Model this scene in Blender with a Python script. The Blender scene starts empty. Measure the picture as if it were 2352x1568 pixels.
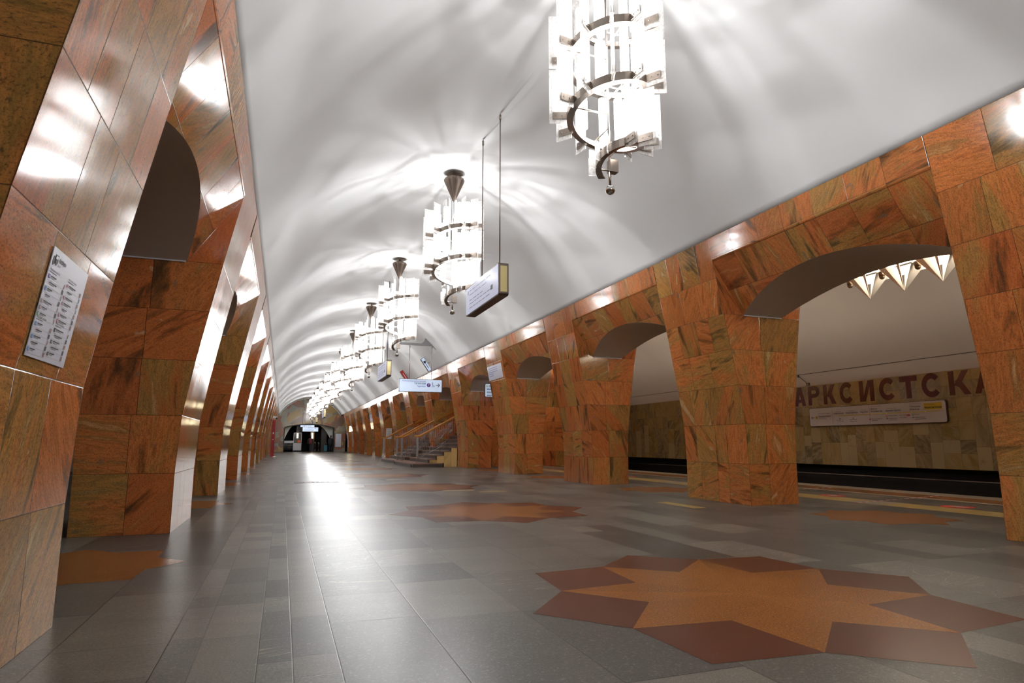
import bpy, bmesh, math, random
from mathutils import Vector, Matrix
from mathutils.geometry import tessellate_polygon

PI = math.pi
sc = bpy.context.scene
COL = sc.collection

# ------------------------------------------------------------------ camera
cam_d = bpy.data.cameras.new('camera')
cam_d.sensor_width = 36.0
cam_d.lens = 22.003
cam_d.clip_start = 0.05
cam_d.clip_end = 300
cam = bpy.data.objects.new('camera', cam_d)
COL.objects.link(cam)
sc.camera = cam
r_ = Vector((0.940277, -0.340411, 0.0001226)).normalized()
f_ = Vector((0.335955, 0.928027, 0.160937)).normalized()
u_ = r_.cross(f_).normalized()
m = Matrix((r_, u_, -f_)).transposed().to_4x4()
m.translation = Vector((0, 0, 0.9))
cam.matrix_world = m

# ------------------------------------------------------------------ world, exposure
w = bpy.data.worlds.new('world')
sc.world = w
w.use_nodes = True
w.node_tree.nodes['Background'].inputs[0].default_value = (0.9, 0.95, 1.0, 1)
w.node_tree.nodes['Background'].inputs[1].default_value = 0.0
sc.view_settings.view_transform = 'Standard'
sc.view_settings.look = 'None'
sc.view_settings.gamma = 1.0
sc.view_settings.use_curve_mapping = False
sc.view_settings.exposure = 0.70
try:
    sc.cycles.transparent_max_bounces = 40
    sc.cycles.max_bounces = 10
    sc.cycles.diffuse_bounces = 5
    sc.cycles.sample_clamp_indirect = 6.0
    sc.cycles.use_light_tree = True
except Exception:
    pass
BULB_W = 33.0        # watts of each bulb in a nave chandelier
TUBE_E = 9.0        # emission of the frosted tubes in a chandelier
STRIP_E = 90.0        # emission of the platform strip lamp

# ------------------------------------------------------------------ shared measures
XC = 2.738           # axis of the nave
P = 5.014            # pylon spacing
LEN = 1.535          # pylon length
YR = 7.668           # front of the second pylon on the stair side
YL = 7.365
OPEN = P - LEN
END_Y = 73.0
BACK_Y = -9.0
ZROWS = [0, .60, 1.19, 1.77, 2.31, 2.85, 3.40, 4.0]


def lerp_tab(tab, z):
    for (z0, v0), (z1, v1) in zip(tab, tab[1:]):
        if z <= z1:
            return v0 + (v1 - v0) * (z - z0) / (z1 - z0)
    return tab[-1][1]


HALLT = [(0, 3.762), (.6, 3.765), (1.19, 3.742), (1.77, 3.655), (2.31, 3.56), (2.85, 3.46), (3.40, 3.352), (3.65, 3.302), (4.0, 3.235)]
PLATT = [(0, 4.650), (.6, 4.66), (1.19, 4.688), (1.77, 4.755), (2.31, 4.83), (2.85, 4.915), (3.40, 5.015), (3.65, 5.07), (4.0, 5.15)]
wh = lambda z: lerp_tab(HALLT, z)
wp = lambda z: lerp_tab(PLATT, z)
w_s = lambda z: 3.302 + .648 * (3.65 - z)          # splayed face, hall side
p_s = lambda z: 4.562 + .635 * (z - 2.85)          # splayed face, platform side
AR = (1.7395 ** 2 + .405 ** 2) / (2 * .405)


def arch_z(dy):                                     # dy from the middle of the passage
    return 3.255 - (AR - math.sqrt(max(AR * AR - dy * dy, 0)))


VR = 3.7418
VZ = 2.128


def vault_pt(x):
    return VZ + math.sqrt(VR * VR - (x - XC) ** 2)


# ------------------------------------------------------------------ small helpers
def N(nt, t, **kw):
    n = nt.nodes.new(t)
    for k, v in kw.items():
        setattr(n, k, v)
    return n


def new_mat(name):
    mt = bpy.data.materials.new(name)
    mt.use_nodes = True
    nt = mt.node_tree
    nt.nodes.clear()
    out = N(nt, 'ShaderNodeOutputMaterial')
    b = N(nt, 'ShaderNodeBsdfPrincipled')
    nt.links.new(b.outputs[0], out.inputs[0])
    return mt, nt, b, out


def plain(name, col, rough=.5, metal=0.0, emit=None, es=0.0, noise=0.0, nscale=8.0, bump=0.0):
    mt, nt, b, out = new_mat(name)
    b.inputs['Base Color'].default_value = (*col, 1)
    b.inputs['Roughness'].default_value = rough
    b.inputs['Metallic'].default_value = metal
    if emit:
        b.inputs['Emission Color'].default_value = (*emit, 1)
        b.inputs['Emission Strength'].default_value = es
    if noise or bump:
        tc = N(nt, 'ShaderNodeTexCoord')
        nz = N(nt, 'ShaderNodeTexNoise')
        nz.inputs['Scale'].default_value = nscale
        nz.inputs['Detail'].default_value = 5
        nt.links.new(tc.outputs['Object'], nz.inputs['Vector'])
        if noise:
            mx = N(nt, 'ShaderNodeMix', data_type='RGBA')
            mx.inputs[6].default_value = (*[c * (1 - noise) for c in col], 1)
            mx.inputs[7].default_value = (*[min(1, c * (1 + noise)) for c in col], 1)
            nt.links.new(nz.outputs[0], mx.inputs[0])
            nt.links.new(mx.outputs[2], b.inputs['Base Color'])
        if bump:
            bp = N(nt, 'ShaderNodeBump')
            bp.inputs['Strength'].default_value = bump
            bp.inputs['Distance'].default_value = .02
            nt.links.new(nz.outputs[0], bp.inputs['Height'])
            nt.links.new(bp.outputs[0], b.inputs['Normal'])
    return mt


def math_node(nt, op, a, b=None, clamp=False):
    n = N(nt, 'ShaderNodeMath', operation=op)
    n.use_clamp = clamp
    for i, v in enumerate((a, b)):
        if v is None:
            continue
        if isinstance(v, (int, float)):
            n.inputs[i].default_value = v
        else:
            nt.links.new(v, n.inputs[i])
    return n.outputs[0]


def mixc(nt, fac, a, b, mode='MIX'):
    n = N(nt, 'ShaderNodeMix', data_type='RGBA', blend_type=mode)
    for i, v in ((0, fac), (6, a), (7, b)):
        if isinstance(v, (int, float)):
            n.inputs[i].default_value = v
        elif isinstance(v, tuple):
            n.inputs[i].default_value = (*v, 1)
        else:
            nt.links.new(v, n.inputs[i])
    return n.outputs[2]


def ramp(nt, src, stops, interp='LINEAR'):
    n = N(nt, 'ShaderNodeValToRGB')
    n.color_ramp.interpolation = interp
    el = n.color_ramp.elements
    while len(el) > 1:
        el.remove(el[-1])
    el[0].position = stops[0][0]
    el[0].color = (*stops[0][1], 1) if isinstance(stops[0][1], tuple) else (stops[0][1],) * 3 + (1,)
    for p_, c in stops[1:]:
        e = el.new(p_)
        e.color = (*c, 1) if isinstance(c, tuple) else (c,) * 3 + (1,)
    nt.links.new(src, n.inputs[0])
    return n.outputs[0]


def noise(nt, vec, scale, detail=4, rough=.55, dist=0.0):
    n = N(nt, 'ShaderNodeTexNoise')
    n.inputs['Scale'].default_value = scale
    n.inputs['Detail'].default_value = detail
    n.inputs['Roughness'].default_value = rough
    n.inputs['Distortion'].default_value = dist
    nt.links.new(vec, n.inputs['Vector'])
    return n.outputs[0]


def tile_coords(nt, spread=1.0, bias=0.0, steps=False):
    """metric tile coordinates (turned by a random angle for each slab), joint mask, three random numbers."""
    uv = N(nt, 'ShaderNodeUVMap', uv_map='slab')
    sz = N(nt, 'ShaderNodeUVMap', uv_map='size')
    at = N(nt, 'ShaderNodeAttribute', attribute_name='rnd')
    su = N(nt, 'ShaderNodeSeparateXYZ')
    ss = N(nt, 'ShaderNodeSeparateXYZ')
    sr = N(nt, 'ShaderNodeSeparateColor')
    nt.links.new(uv.outputs[0], su.inputs[0])
    nt.links.new(sz.outputs[0], ss.inputs[0])
    nt.links.new(at.outputs['Color'], sr.inputs[0])
    u, v, W, Hh = su.outputs[0], su.outputs[1], ss.outputs[0], ss.outputs[1]
    e1 = math_node(nt, 'MINIMUM', u, math_node(nt, 'SUBTRACT', W, u))
    e2 = math_node(nt, 'MINIMUM', v, math_node(nt, 'SUBTRACT', Hh, v))
    edge = math_node(nt, 'MINIMUM', e1, e2)
    r, g, b = sr.outputs[0], sr.outputs[1], sr.outputs[2]
    ang = math_node(nt, 'ADD', math_node(nt, 'MULTIPLY', math_node(nt, 'SUBTRACT', r, .5), PI * spread), bias)
    if steps:                     # most slabs are cut with the streaks upright or level, some aslant
        q = ramp(nt, r, [(0, .50), (.34, .0), (.60, .32), (.76, .68), (.88, .5)], 'CONSTANT')
        ang = math_node(nt, 'ADD', math_node(nt, 'MULTIPLY', q, PI), math_node(nt, 'MULTIPLY', math_node(nt, 'SUBTRACT', g, .5), .5))
    cb = N(nt, 'ShaderNodeCombineXYZ')
    nt.links.new(u, cb.inputs[0])
    nt.links.new(v, cb.inputs[1])
    nt.links.new(math_node(nt, 'MULTIPLY', g, 37.0), cb.inputs[2])
    ro = N(nt, 'ShaderNodeVectorRotate', rotation_type='Z_AXIS')
    nt.links.new(cb.outputs[0], ro.inputs['Vector'])
    nt.links.new(ang, ro.inputs['Angle'])
    return ro.outputs[0], edge, r, g, b


def stretch(nt, vec, s):
    mp = N(nt, 'ShaderNodeMapping')
    mp.inputs['Scale'].default_value = s
    nt.links.new(vec, mp.inputs[0])
    return mp.outputs[0]


def granite(name, rough=.10):
    """orange-red streaked, polished stone of the pylons."""
    mt, nt, b, out = new_mat(name)
    vec, edge, r, g, bb = tile_coords(nt, 1.0, PI / 2, True)
    st = noise(nt, stretch(nt, vec, (.7, 3.9, 1)), 1.5, 9, .62, .35)
    wide = noise(nt, stretch(nt, vec, (.7, 2.0, 1)), 1.2, 4, .55, .3)
    fine = noise(nt, stretch(nt, vec, (1.3, 2.2, 1)), 48, 4, .75)
    grain = noise(nt, vec, 120, 2, .8)
    blot = noise(nt, stretch(nt, vec, (1.0, 2.2, 1)), 3.6, 4, .55, .5)
    base = ramp(nt, st, [(.32, (.09, .040, .020)), (.38, (.24, .085, .034)), (.44, (.52, .150, .050)), (.48, (.64, .200, .075)), (.52, (.42, .135, .045)), (.56, (.62, .195, .070)), (.61, (.34, .14, .05)), (.66, (.56, .26, .12)), (.72, (.66, .38, .24))])
    olive = ramp(nt, st, [(.34, (.075, .055, .030)), (.42, (.25, .155, .055)), (.47, (.46, .22, .075)), (.52, (.27, .165, .058)), (.57, (.48, .235, .08)), (.63, (.26, .16, .06)), (.70, (.50, .32, .16))])
    red = ramp(nt, st, [(.35, (.10, .036, .022)), (.44, (.38, .092, .034)), (.50, (.55, .140, .050)), (.56, (.40, .10, .038)), (.62, (.56, .165, .065)), (.70, (.56, .24, .13))])
    of = ramp(nt, math_node(nt, 'ADD', wide, math_node(nt, 'MULTIPLY', math_node(nt, 'SUBTRACT', g, .5), .34)), [(.48, 0.0), (.62, .85)])
    c = mixc(nt, ramp(nt, bb, [(.45, 0.0), (.8, .85)]), base, red)
    c = mixc(nt, of, c, olive)
    c = mixc(nt, ramp(nt, math_node(nt, 'FRACT', math_node(nt, 'MULTIPLY', bb, 7.3)), [(0, 0.0), (1.0, .30)]), c, (.12, .05, .02))
    c = mixc(nt, ramp(nt, fine, [(.34, .75), (.47, 0.0)]), c, (.055, .042, .030))
    c = mixc(nt, ramp(nt, grain, [(.36, .45), (.48, 0.0)]), c, (.12, .055, .03))
    c = mixc(nt, ramp(nt, fine, [(.58, 0.0), (.74, .4)]), c, (.62, .33, .17))
    c = mixc(nt, ramp(nt, blot, [(.66, 0.0), (.72, .6)]), c, (.12, .11, .10))
    c = mixc(nt, ramp(nt, blot, [(.27, .6), (.31, 0.0)]), c, (.52, .38, .28))
    c = mixc(nt, 1.0, c, (1.10, 1.13, .88), 'MULTIPLY')
    c = mixc(nt, ramp(nt, edge, [(.0014, 1.0), (.0030, 0.0)]), c, (.035, .022, .014))
    nt.links.new(c, b.inputs['Base Color'])
    rr = noise(nt, vec, 3, 3)
    nt.links.new(ramp(nt, rr, [(.3, rough * .8), (.7, rough * 1.3)]), b.inputs['Roughness'])
    b.inputs['Specular IOR Level'].default_value = .40
    bp = N(nt, 'ShaderNodeBump')
    bp.inputs['Strength'].default_value = .3
    bp.inputs['Distance'].default_value = .003
    hh = math_node(nt, 'ADD', ramp(nt, edge, [(0.0, 0.0), (.003, 1.0)]), math_node(nt, 'MULTIPLY', noise(nt, vec, 1.7, 2), 1.0))
    nt.links.new(hh, bp.inputs['Height'])
    nt.links.new(bp.outputs[0], b.inputs['Normal'])
    return mt


def floor_mat(name, c0, c1, rough=.24, veins=True, speck=.5):
    mt, nt, b, out = new_mat(name)
    vec, edge, r, g, bb = tile_coords(nt, .25, 0)
    big = noise(nt, stretch(nt, vec, (.8, 1.8, 1)), 2.0, 4, .6, .5)
    fine = noise(nt, vec, 120, 3, .85)
    fine2 = noise(nt, vec, 60, 3, .8)
    c = mixc(nt, bb, c0, c1)
    c = mixc(nt, ramp(nt, big, [(.25, .35), (.65, 0.0)]), c, tuple(k * .7 for k in c0))
    c = mixc(nt, ramp(nt, fine, [(.38, speck), (.5, 0.0)]), c, tuple(k * .3 for k in c0))
    c = mixc(nt, ramp(nt, fine2, [(.55, 0.0), (.7, speck * .8)]), c, tuple(min(1, k * 1.9) for k in c1))
    if veins:
        vn = noise(nt, stretch(nt, vec, (.9, 3.2, 1)), 1.4, 6, .55, 1.2)
        band = ramp(nt, vn, [(.497, 0.0), (.503, 1.0), (.509, 0.0)])
        on = math_node(nt, 'MULTIPLY', band, ramp(nt, g, [(.80, 0.0), (.84, .6)]))
        c = mixc(nt, on, c, (.50, .43, .30))
    c = mixc(nt, ramp(nt, edge, [(.0020, .95), (.0040, 0.0)]), c, (.025, .018, .013))
    nt.links.new(c, b.inputs['Base Color'])
    b.inputs['Roughness'].default_value = rough
    b.inputs['Specular IOR Level'].default_value = .27
    bp = N(nt, 'ShaderNodeBump')
    bp.inputs['Strength'].default_value = .3
    bp.inputs['Distance'].default_value = .0015
    nt.links.new(ramp(nt, edge, [(0.0, 0.0), (.003, 1.0)]), bp.inputs['Height'])
    nt.links.new(bp.outputs[0], b.inputs['Normal'])
    return mt


def marble(name, cols, rough=.14):
    mt, nt, b, out = new_mat(name)
    vec, edge, r, g, bb = tile_coords(nt, .8, PI / 2)
    st = noise(nt, stretch(nt, vec, (1.0, 3.5, 1)), 2.2, 6, .6, .8)
    c = ramp(nt, bb, [(0, cols[0]), (.22, cols[1]), (.42, tuple(k * .75 for k in cols[0])), (.62, cols[2]), (.8, tuple(k * .7 for k in cols[1]))], 'CONSTANT')
    c = mixc(nt, ramp(nt, st, [(.42, 0.0), (.62, .7)]), c, cols[2])
    c = mixc(nt, ramp(nt, st, [(.25, .8), (.40, 0.0)]), c, cols[3])
    c = mixc(nt, ramp(nt, edge, [(.0015, 1.0), (.003, 0.0)]), c, (.10, .07, .04))
    nt.links.new(c, b.inputs['Base Color'])
    b.inputs['Roughness'].default_value = rough
    return mt


def mosaic_mat():
    """inlaid stone panel of the far wall: big irregular pieces of coloured marble."""
    mt, nt, b, out = new_mat('inlaid_marble')
    tc = N(nt, 'ShaderNodeTexCoord')
    w1 = noise(nt, tc.outputs['Object'], .55, 2, .5)
    cb = N(nt, 'ShaderNodeVectorMath', operation='MULTIPLY_ADD')
    cc = N(nt, 'ShaderNodeCombineXYZ')
    nt.links.new(w1, cc.inputs[0])
    nt.links.new(w1, cc.inputs[2])
    nt.links.new(cc.outputs[0], cb.inputs[0])
    cb.inputs[1].default_value = (3.2, 1, 2.4)
    nt.links.new(tc.outputs['Object'], cb.inputs[2])
    vo = N(nt, 'ShaderNodeTexVoronoi')
    vo.inputs['Scale'].default_value = 1.25
    nt.links.new(stretch(nt, cb.outputs[0], (1.0, .05, 1.5)), vo.inputs['Vector'])
    sp = N(nt, 'ShaderNodeSeparateColor')
    nt.links.new(vo.outputs['Color'], sp.inputs[0])
    c = ramp(nt, sp.outputs[0], [(0, (.20, .17, .11)), (.18, (.30, .10, .05)), (.34, (.36, .22, .06)), (.5, (.26, .24, .19)), (.66, (.19, .10, .06)), (.82, (.32, .27, .19))], 'CONSTANT')
    n2 = noise(nt, stretch(nt, tc.outputs['Object'], (2, 1, 5)), 3, 5)
    c = mixc(nt, ramp(nt, n2, [(.4, 0.0), (.7, .5)]), c, (.16, .13, .08))
    nt.links.new(c, b.inputs['Base Color'])
    b.inputs['Roughness'].default_value = .25
    return mt


def fin_glass():
    mt = bpy.data.materials.new('textured_glass')
    mt.use_nodes = True
    nt = mt.node_tree
    nt.nodes.clear()
    out = N(nt, 'ShaderNodeOutputMaterial')
    tr = N(nt, 'ShaderNodeBsdfTransparent')
    tr.inputs[0].default_value = (.98, .975, .97, 1)
    tl = N(nt, 'ShaderNodeBsdfTranslucent')
    tl.inputs[0].default_value = (.95, .93, .91, 1)
    df = N(nt, 'ShaderNodeBsdfDiffuse')
    df.inputs[0].default_value = (.95, .93, .91, 1)
    gl = N(nt, 'ShaderNodeBsdfGlossy')
    gl.inputs['Roughness'].default_value = .12
    tc = N(nt, 'ShaderNodeTexCoord')
    vo = N(nt, 'ShaderNodeTexVoronoi', feature='SMOOTH_F1')
    vo.inputs['Scale'].default_value = 55
    nt.links.new(stretch(nt, tc.outputs['Object'], (1, 1, .55)), vo.inputs['Vector'])
    bp = N(nt, 'ShaderNodeBump')
    bp.inputs['Strength'].default_value = .8
    bp.inputs['Distance'].default_value = .01
    nt.links.new(vo.outputs['Distance'], bp.inputs['Height'])
    for s in (tl, df, gl):
        nt.links.new(bp.outputs[0], s.inputs['Normal'])
    m1 = N(nt, 'ShaderNodeMixShader')
    m1.inputs[0].default_value = .45
    nt.links.new(tl.outputs[0], m1.inputs[1])
    nt.links.new(df.outputs[0], m1.inputs[2])
    m2 = N(nt, 'ShaderNodeMixShader')
    m2.inputs[0].default_value = .2
    nt.links.new(m1.outputs[0], m2.inputs[1])
    nt.links.new(gl.outputs[0], m2.inputs[2])
    m3 = N(nt, 'ShaderNodeMixShader')
    f = ramp(nt, vo.outputs['Distance'], [(.15, .30), (.55, .55)])
    nt.links.new(f, m3.inputs[0])
    nt.links.new(tr.outputs[0], m3.inputs[1])
    nt.links.new(m2.outputs[0], m3.inputs[2])
    nt.links.new(m3.outputs[0], out.inputs[0])
    return mt


def clear_glass():
    mt = bpy.data.materials.new('window_glass')
    mt.use_nodes = True
    nt = mt.node_tree
    nt.nodes.clear()
    out = N(nt, 'ShaderNodeOutputMaterial')
    tr = N(nt, 'ShaderNodeBsdfTransparent')
    tr.inputs[0].default_value = (.8, .82, .82, 1)
    gl = N(nt, 'ShaderNodeBsdfGlossy')
    gl.inputs['Roughness'].default_value = .03
    mx = N(nt, 'ShaderNodeMixShader')
    mx.inputs[0].default_value = .12
    nt.links.new(tr.outputs[0], mx.inputs[1])
    nt.links.new(gl.outputs[0], mx.inputs[2])
    nt.links.new(mx.outputs[0], out.inputs[0])
    return mt


M = {}
M['granite'] = granite('orange_granite')
M['floor'] = floor_mat('grey_granite', (.060, .063, .060), (.190, .180, .152), .32)
M['floor_rosso'] = floor_mat('dark_red_granite', (.092, .033, .022), (.115, .044, .029), .27, False, .35)
M['floor_orange'] = floor_mat('orange_granite_floor', (.235, .092, .026), (.29, .115, .035), .27, False, .6)
M['floor_brown'] = floor_mat('brown_granite_floor', (.22, .088, .028), (.26, .10, .034), .27, False, .5)
M['floor_yellow'] = floor_mat('yellow_stone_floor', (.42, .31, .10), (.46, .34, .13), .3, False, .3)
M['floor_pale'] = floor_mat('pale_floor_granite', (.30, .27, .22), (.36, .32, .26), .28, False, .4)
M['marble'] = marble('olive_marble', [(.36, .26, .10), (.26, .20, .11), (.42, .34, .19), (.20, .14, .06)])
M['cheek'] = marble('yellow_marble', [(.60, .34, .09), (.50, .34, .13), (.66, .45, .18), (.32, .12, .03)])
M['inlay'] = mosaic_mat()
M['paint'] = plain('white_plaster', (.74, .74, .735), .75, noise=.03, nscale=1.2, bump=.3)
M['paint'].node_tree.nodes['Principled BSDF'].inputs['Specular IOR Level'].default_value = .15
M['soffit'] = plain('grey_painted_plaster', (.52, .455, .395), .38, noise=.04, nscale=2)
M['ceil_plat'] = plain('platform_plaster', (.60, .56, .53), .6, noise=.05, nscale=1)
M['black'] = plain('flat_black', (.006, .006, .006), .8)  # flat near-black for the track recess and small dark parts
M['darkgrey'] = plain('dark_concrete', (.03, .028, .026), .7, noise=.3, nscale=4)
M['rail'] = plain('rail_steel', (.12, .10, .09), .35, .9)
M['metal'] = plain('nickelled_brass', (.36, .31, .27), .30, .95, noise=.12, nscale=6)
M['metal_dark'] = plain('browned_metal', (.20, .155, .125), .34, .9, noise=.15, nscale=6)
M['chrome'] = plain('polished_ball', (.62, .62, .58), .08, 1.0)
M['steel'] = plain('grey_painted_steel', (.30, .29, .29), .35, .7)
M['brass'] = plain('varnished_wood_rail', (.38, .15, .022), .18, 0.0, noise=.15, nscale=10)
M['step'] = plain('reddish_step_granite', (.21, .115, .085), .32, noise=.25, nscale=30)
M['riser'] = plain('dark_step_granite', (.060, .045, .036), .4, noise=.3, nscale=30)
M['letter'] = plain('dark_red_inlay', (.085, .018, .010), .22, noise=.12, nscale=60)
M['tube'] = plain('frosted_tube', (.9, .9, .9), .4, emit=(.985, .99, 1.0), es=TUBE_E)
M['strip'] = plain('platform_lamp_tube', (.9, .9, .9), .4, emit=(1.0, .84, .66), es=STRIP_E)
M['shade'] = plain('white_enamel', (.82, .80, .74), .30, .35)
M['bulb'] = plain('lamp_cup', (.20, .15, .10), .35, .6)
M['signface'] = plain('lit_sign_face', (.50, .56, .66), .25, emit=(.60, .76, 1.0), es=.30)
M['signface_dim'] = plain('dimly_lit_sign_face', (.60, .62, .74), .28, emit=(.70, .75, 1.0), es=.22)
M['signframe'] = plain('brown_sign_frame', (.10, .075, .06), .35, .6)
M['signside'] = plain('sign_side_brass', (.42, .34, .16), .3, .7)
M['white'] = plain('white_board', (.62, .60, .62), .35)
M['poster'] = plain('poster_paper', (.56, .56, .64), .3)
M['txt_dark'] = plain('dark_print', (.02, .02, .025), .5)
M['txt_grey'] = plain('grey_print', (.16, .15, .17), .5)
M['txt_blue'] = plain('blue_print', (.10, .10, .42), .5)
M['txt_teal'] = plain('teal_print', (.03, .10, .20), .5)
M['purple'] = plain('purple_print', (.13, .04, .36), .5)
M['yellow'] = plain('yellow_print', (.62, .45, .03), .4)
M['red'] = plain('red_print', (.55, .03, .03), .4)
M['pink'] = plain('pink_print', (.50, .10, .18), .4)
M['green'] = plain('green_print', (.06, .28, .08), .4)
M['bluesq'] = plain('blue_square_print', (.05, .20, .50), .4)
M['brownsq'] = plain('brown_square_print', (.20, .06, .03), .4)
M['whitep'] = plain('white_print', (.8, .8, .8), .4)
M['redpaint'] = plain('red_column_paint', (.34, .008, .008), .5)
M['booth'] = plain('booth_steel', (.36, .35, .34), .35, .4)
M['glass'] = clear_glass()
M['fin'] = fin_glass()
M['lampglow'] = plain('lit_wall_lamp', (.9, .9, .8), .4, emit=(1.0, .86, .55), es=16)
M['jacket_black'] = plain('black_cloth', (.012, .012, .014), .85)
M['jacket_red'] = plain('dark_red_cloth', (.10, .012, .012), .8)
M['trouser'] = plain('navy_trouser_cloth', (.015, .018, .035), .85)
M['skin'] = plain('skin', (.45, .26, .19), .5)
M['hair'] = plain('dark_hair', (.03, .02, .015), .6)
M['cart'] = plain('teal_cloth', (.02, .12, .16), .7)
M['orange'] = plain('orange_sticker', (.80, .14, .03), .5)


def link(o, parent=None):
    COL.objects.link(o)
    if parent is not None:
        o.parent = parent
    return o


def tag(o, label=None, cat=None, group=None, kind=None):
    if label:
        o['label'] = label
    if cat:
        o['category'] = cat
    if group:
        o['group'] = group
    if kind:
        o['kind'] = kind
    return o


def empty(name, loc=(0, 0, 0), rz=0, label=None, cat=None, group=None):
    o = bpy.data.objects.new(name, None)
    o.location = loc
    o.rotation_euler = (0, 0, rz)
    o.empty_display_size = .1
    link(o)
    return tag(o, label, cat, group)


def obj_from_bm(name, bm, mat, parent=None, smooth=False, origin=None):
    me = bpy.data.meshes.new(name)
    bmesh.ops.recalc_face_normals(bm, faces=bm.faces)
    bm.to_mesh(me)
    bm.free()
    if smooth:
        for p_ in me.polygons:
            p_.use_smooth = True
    for mm in (mat if isinstance(mat, (list, tuple)) else [mat]):
        me.materials.append(mm)
    return link(bpy.data.objects.new(name, me), parent)


def box(bm, x0, x1, y0, y1, z0, z1, mi=0, mtx=None):
    vs = [bm.verts.new((x, y, z)) for x in (x0, x1) for y in (y0, y1) for z in (z0, z1)]
    if mtx is not None:
        for v in vs:
            v.co = mtx @ v.co
    for f in ((0, 1, 3, 2), (4, 6, 7, 5), (0, 4, 5, 1), (2, 3, 7, 6), (0, 2, 6, 4), (1, 5, 7, 3)):
        fc = bm.faces.new([vs[i] for i in f])
        fc.material_index = mi
    return vs


def tube(bm, a, b, r, n=10, r2=None, caps=True, mi=0):
    a, b = Vector(a), Vector(b)
    d = (b - a).normalized()
    q = d.to_track_quat('Z', 'Y')
    r2 = r if r2 is None else r2
    A = [bm.verts.new(a + q @ Vector((r * math.cos(2 * PI * i / n), r * math.sin(2 * PI * i / n), 0))) for i in range(n)]
    B = [bm.verts.new(b + q @ Vector((r2 * math.cos(2 * PI * i / n), r2 * math.sin(2 * PI * i / n), 0))) for i in range(n)]
    for i in range(n):
        f = bm.faces.new((A[i], A[(i + 1) % n], B[(i + 1) % n], B[i]))
        f.material_index = mi
        f.smooth = True
    if caps:
        bm.faces.new(A[::-1]).material_index = mi
        bm.faces.new(B).material_index = mi


def path_tube(bm, pts, r, n=8):
    for p0, p1 in zip(pts, pts[1:]):
        tube(bm, p0, p1, r, n)


def sphere(bm, c, r, seg=16, rings=10, sc_=(1, 1, 1)):
    res = bmesh.ops.create_uvsphere(bm, u_segments=seg, v_segments=rings, radius=r)
    for v in res['verts']:
        v.co = Vector((v.co.x * sc_[0], v.co.y * sc_[1], v.co.z * sc_[2])) + Vector(c)
        for f in v.link_faces:
            f.smooth = True


def prism(bm, pts, axis, d0, d1, mi=0):
    """extrude a 2D outline along an axis; pts are (a,b) in the other two axes in order."""
    def mk(p_, d):
        a, b = p_
        return {'X': (d, a, b), 'Y': (a, d, b), 'Z': (a, b, d)}[axis]
    A = [bm.verts.new(mk(p_, d0)) for p_ in pts]
    B = [bm.verts.new(mk(p_, d1)) for p_ in pts]
    n = len(pts)
    for i in range(n):
        bm.faces.new((A[i], A[(i + 1) % n], B[(i + 1) % n], B[i])).material_index = mi
    bm.faces.new(A[::-1]).material_index = mi
    bm.faces.new(B).material_index = mi


# ------------------------------------------------------------------ slab meshes
class Slabs:
    def __init__(self, seed=0):
        self.v, self.f, self.uv, self.sz, self.rnd, self.mi = [], [], [], [], [], []
        self.R = random.Random(seed)
        self.key = {}

    def vert(self, p_):
        k = (round(p_[0], 5), round(p_[1], 5), round(p_[2], 5))
        if k not in self.key:
            self.key[k] = len(self.v)
            self.v.append(k)
        return self.key[k]

    def slab(self, fn, s0, s1, t0, t1, w, h, ns=1, nt=1, mi=0, rnd=None, flip=False):
        """one slab: fn(s,t)->point or None. w,h its size in metres."""
        rnd = rnd or (self.R.random(), self.R.random(), self.R.random())
        for i in range(ns):
            for j in range(nt):
                a0, a1 = i / ns, (i + 1) / ns
                b0, b1 = j / nt, (j + 1) / nt
                pts, uvs = [], []
                for a, b in ((a0, b0), (a1, b0), (a1, b1), (a0, b1)):
                    pp = fn(s0 + (s1 - s0) * a, t0 + (t1 - t0) * b)
                    k = self.vert(pp)
                    if k in pts:
                        continue
                    pts.append(k)
                    uvs.append((a * w, b * h))
                if len(pts) < 3:
                    continue
                if flip:
                    pts, uvs = pts[::-1], uvs[::-1]
                self.f.append(pts)
                self.uv += uvs
                self.sz += [(w, h)] * len(pts)
                self.rnd.append(rnd)
                self.mi.append(mi)

    def poly(self, pts3, uvs, w, h, mi=0, rnd=None):
        rnd = rnd or (self.R.random(), self.R.random(), self.R.random())
        self.f.append([self.vert(p_) for p_ in pts3])
        self.uv += uvs
        self.sz += [(w, h)] * len(pts3)
        self.rnd.append(rnd)
        self.mi.append(mi)

    def build(self, name, mats, parent=None, smooth=False):
        me = bpy.data.meshes.new(name)
        me.from_pydata(self.v, [], self.f)
        a = me.uv_layers.new(name='slab')
        b = me.uv_layers.new(name='size')
        a.data.foreach_set('uv', [c for q in self.uv for c in q])
        b.data.foreach_set('uv', [c for q in self.sz for c in q])
        at = me.attributes.new('rnd', 'FLOAT_COLOR', 'FACE')
        at.data.foreach_set('color', [c for q in self.rnd for c in (*q, 1.0)])
        me.polygons.foreach_set('material_index', self.mi)
        for mm in (mats if isinstance(mats, (list, tuple)) else [mats]):
            me.materials.append(mm)
        me.update()
        if smooth:
            for p_ in me.polygons:
                p_.use_smooth = True
        return link(bpy.data.objects.new(name, me), parent)


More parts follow.
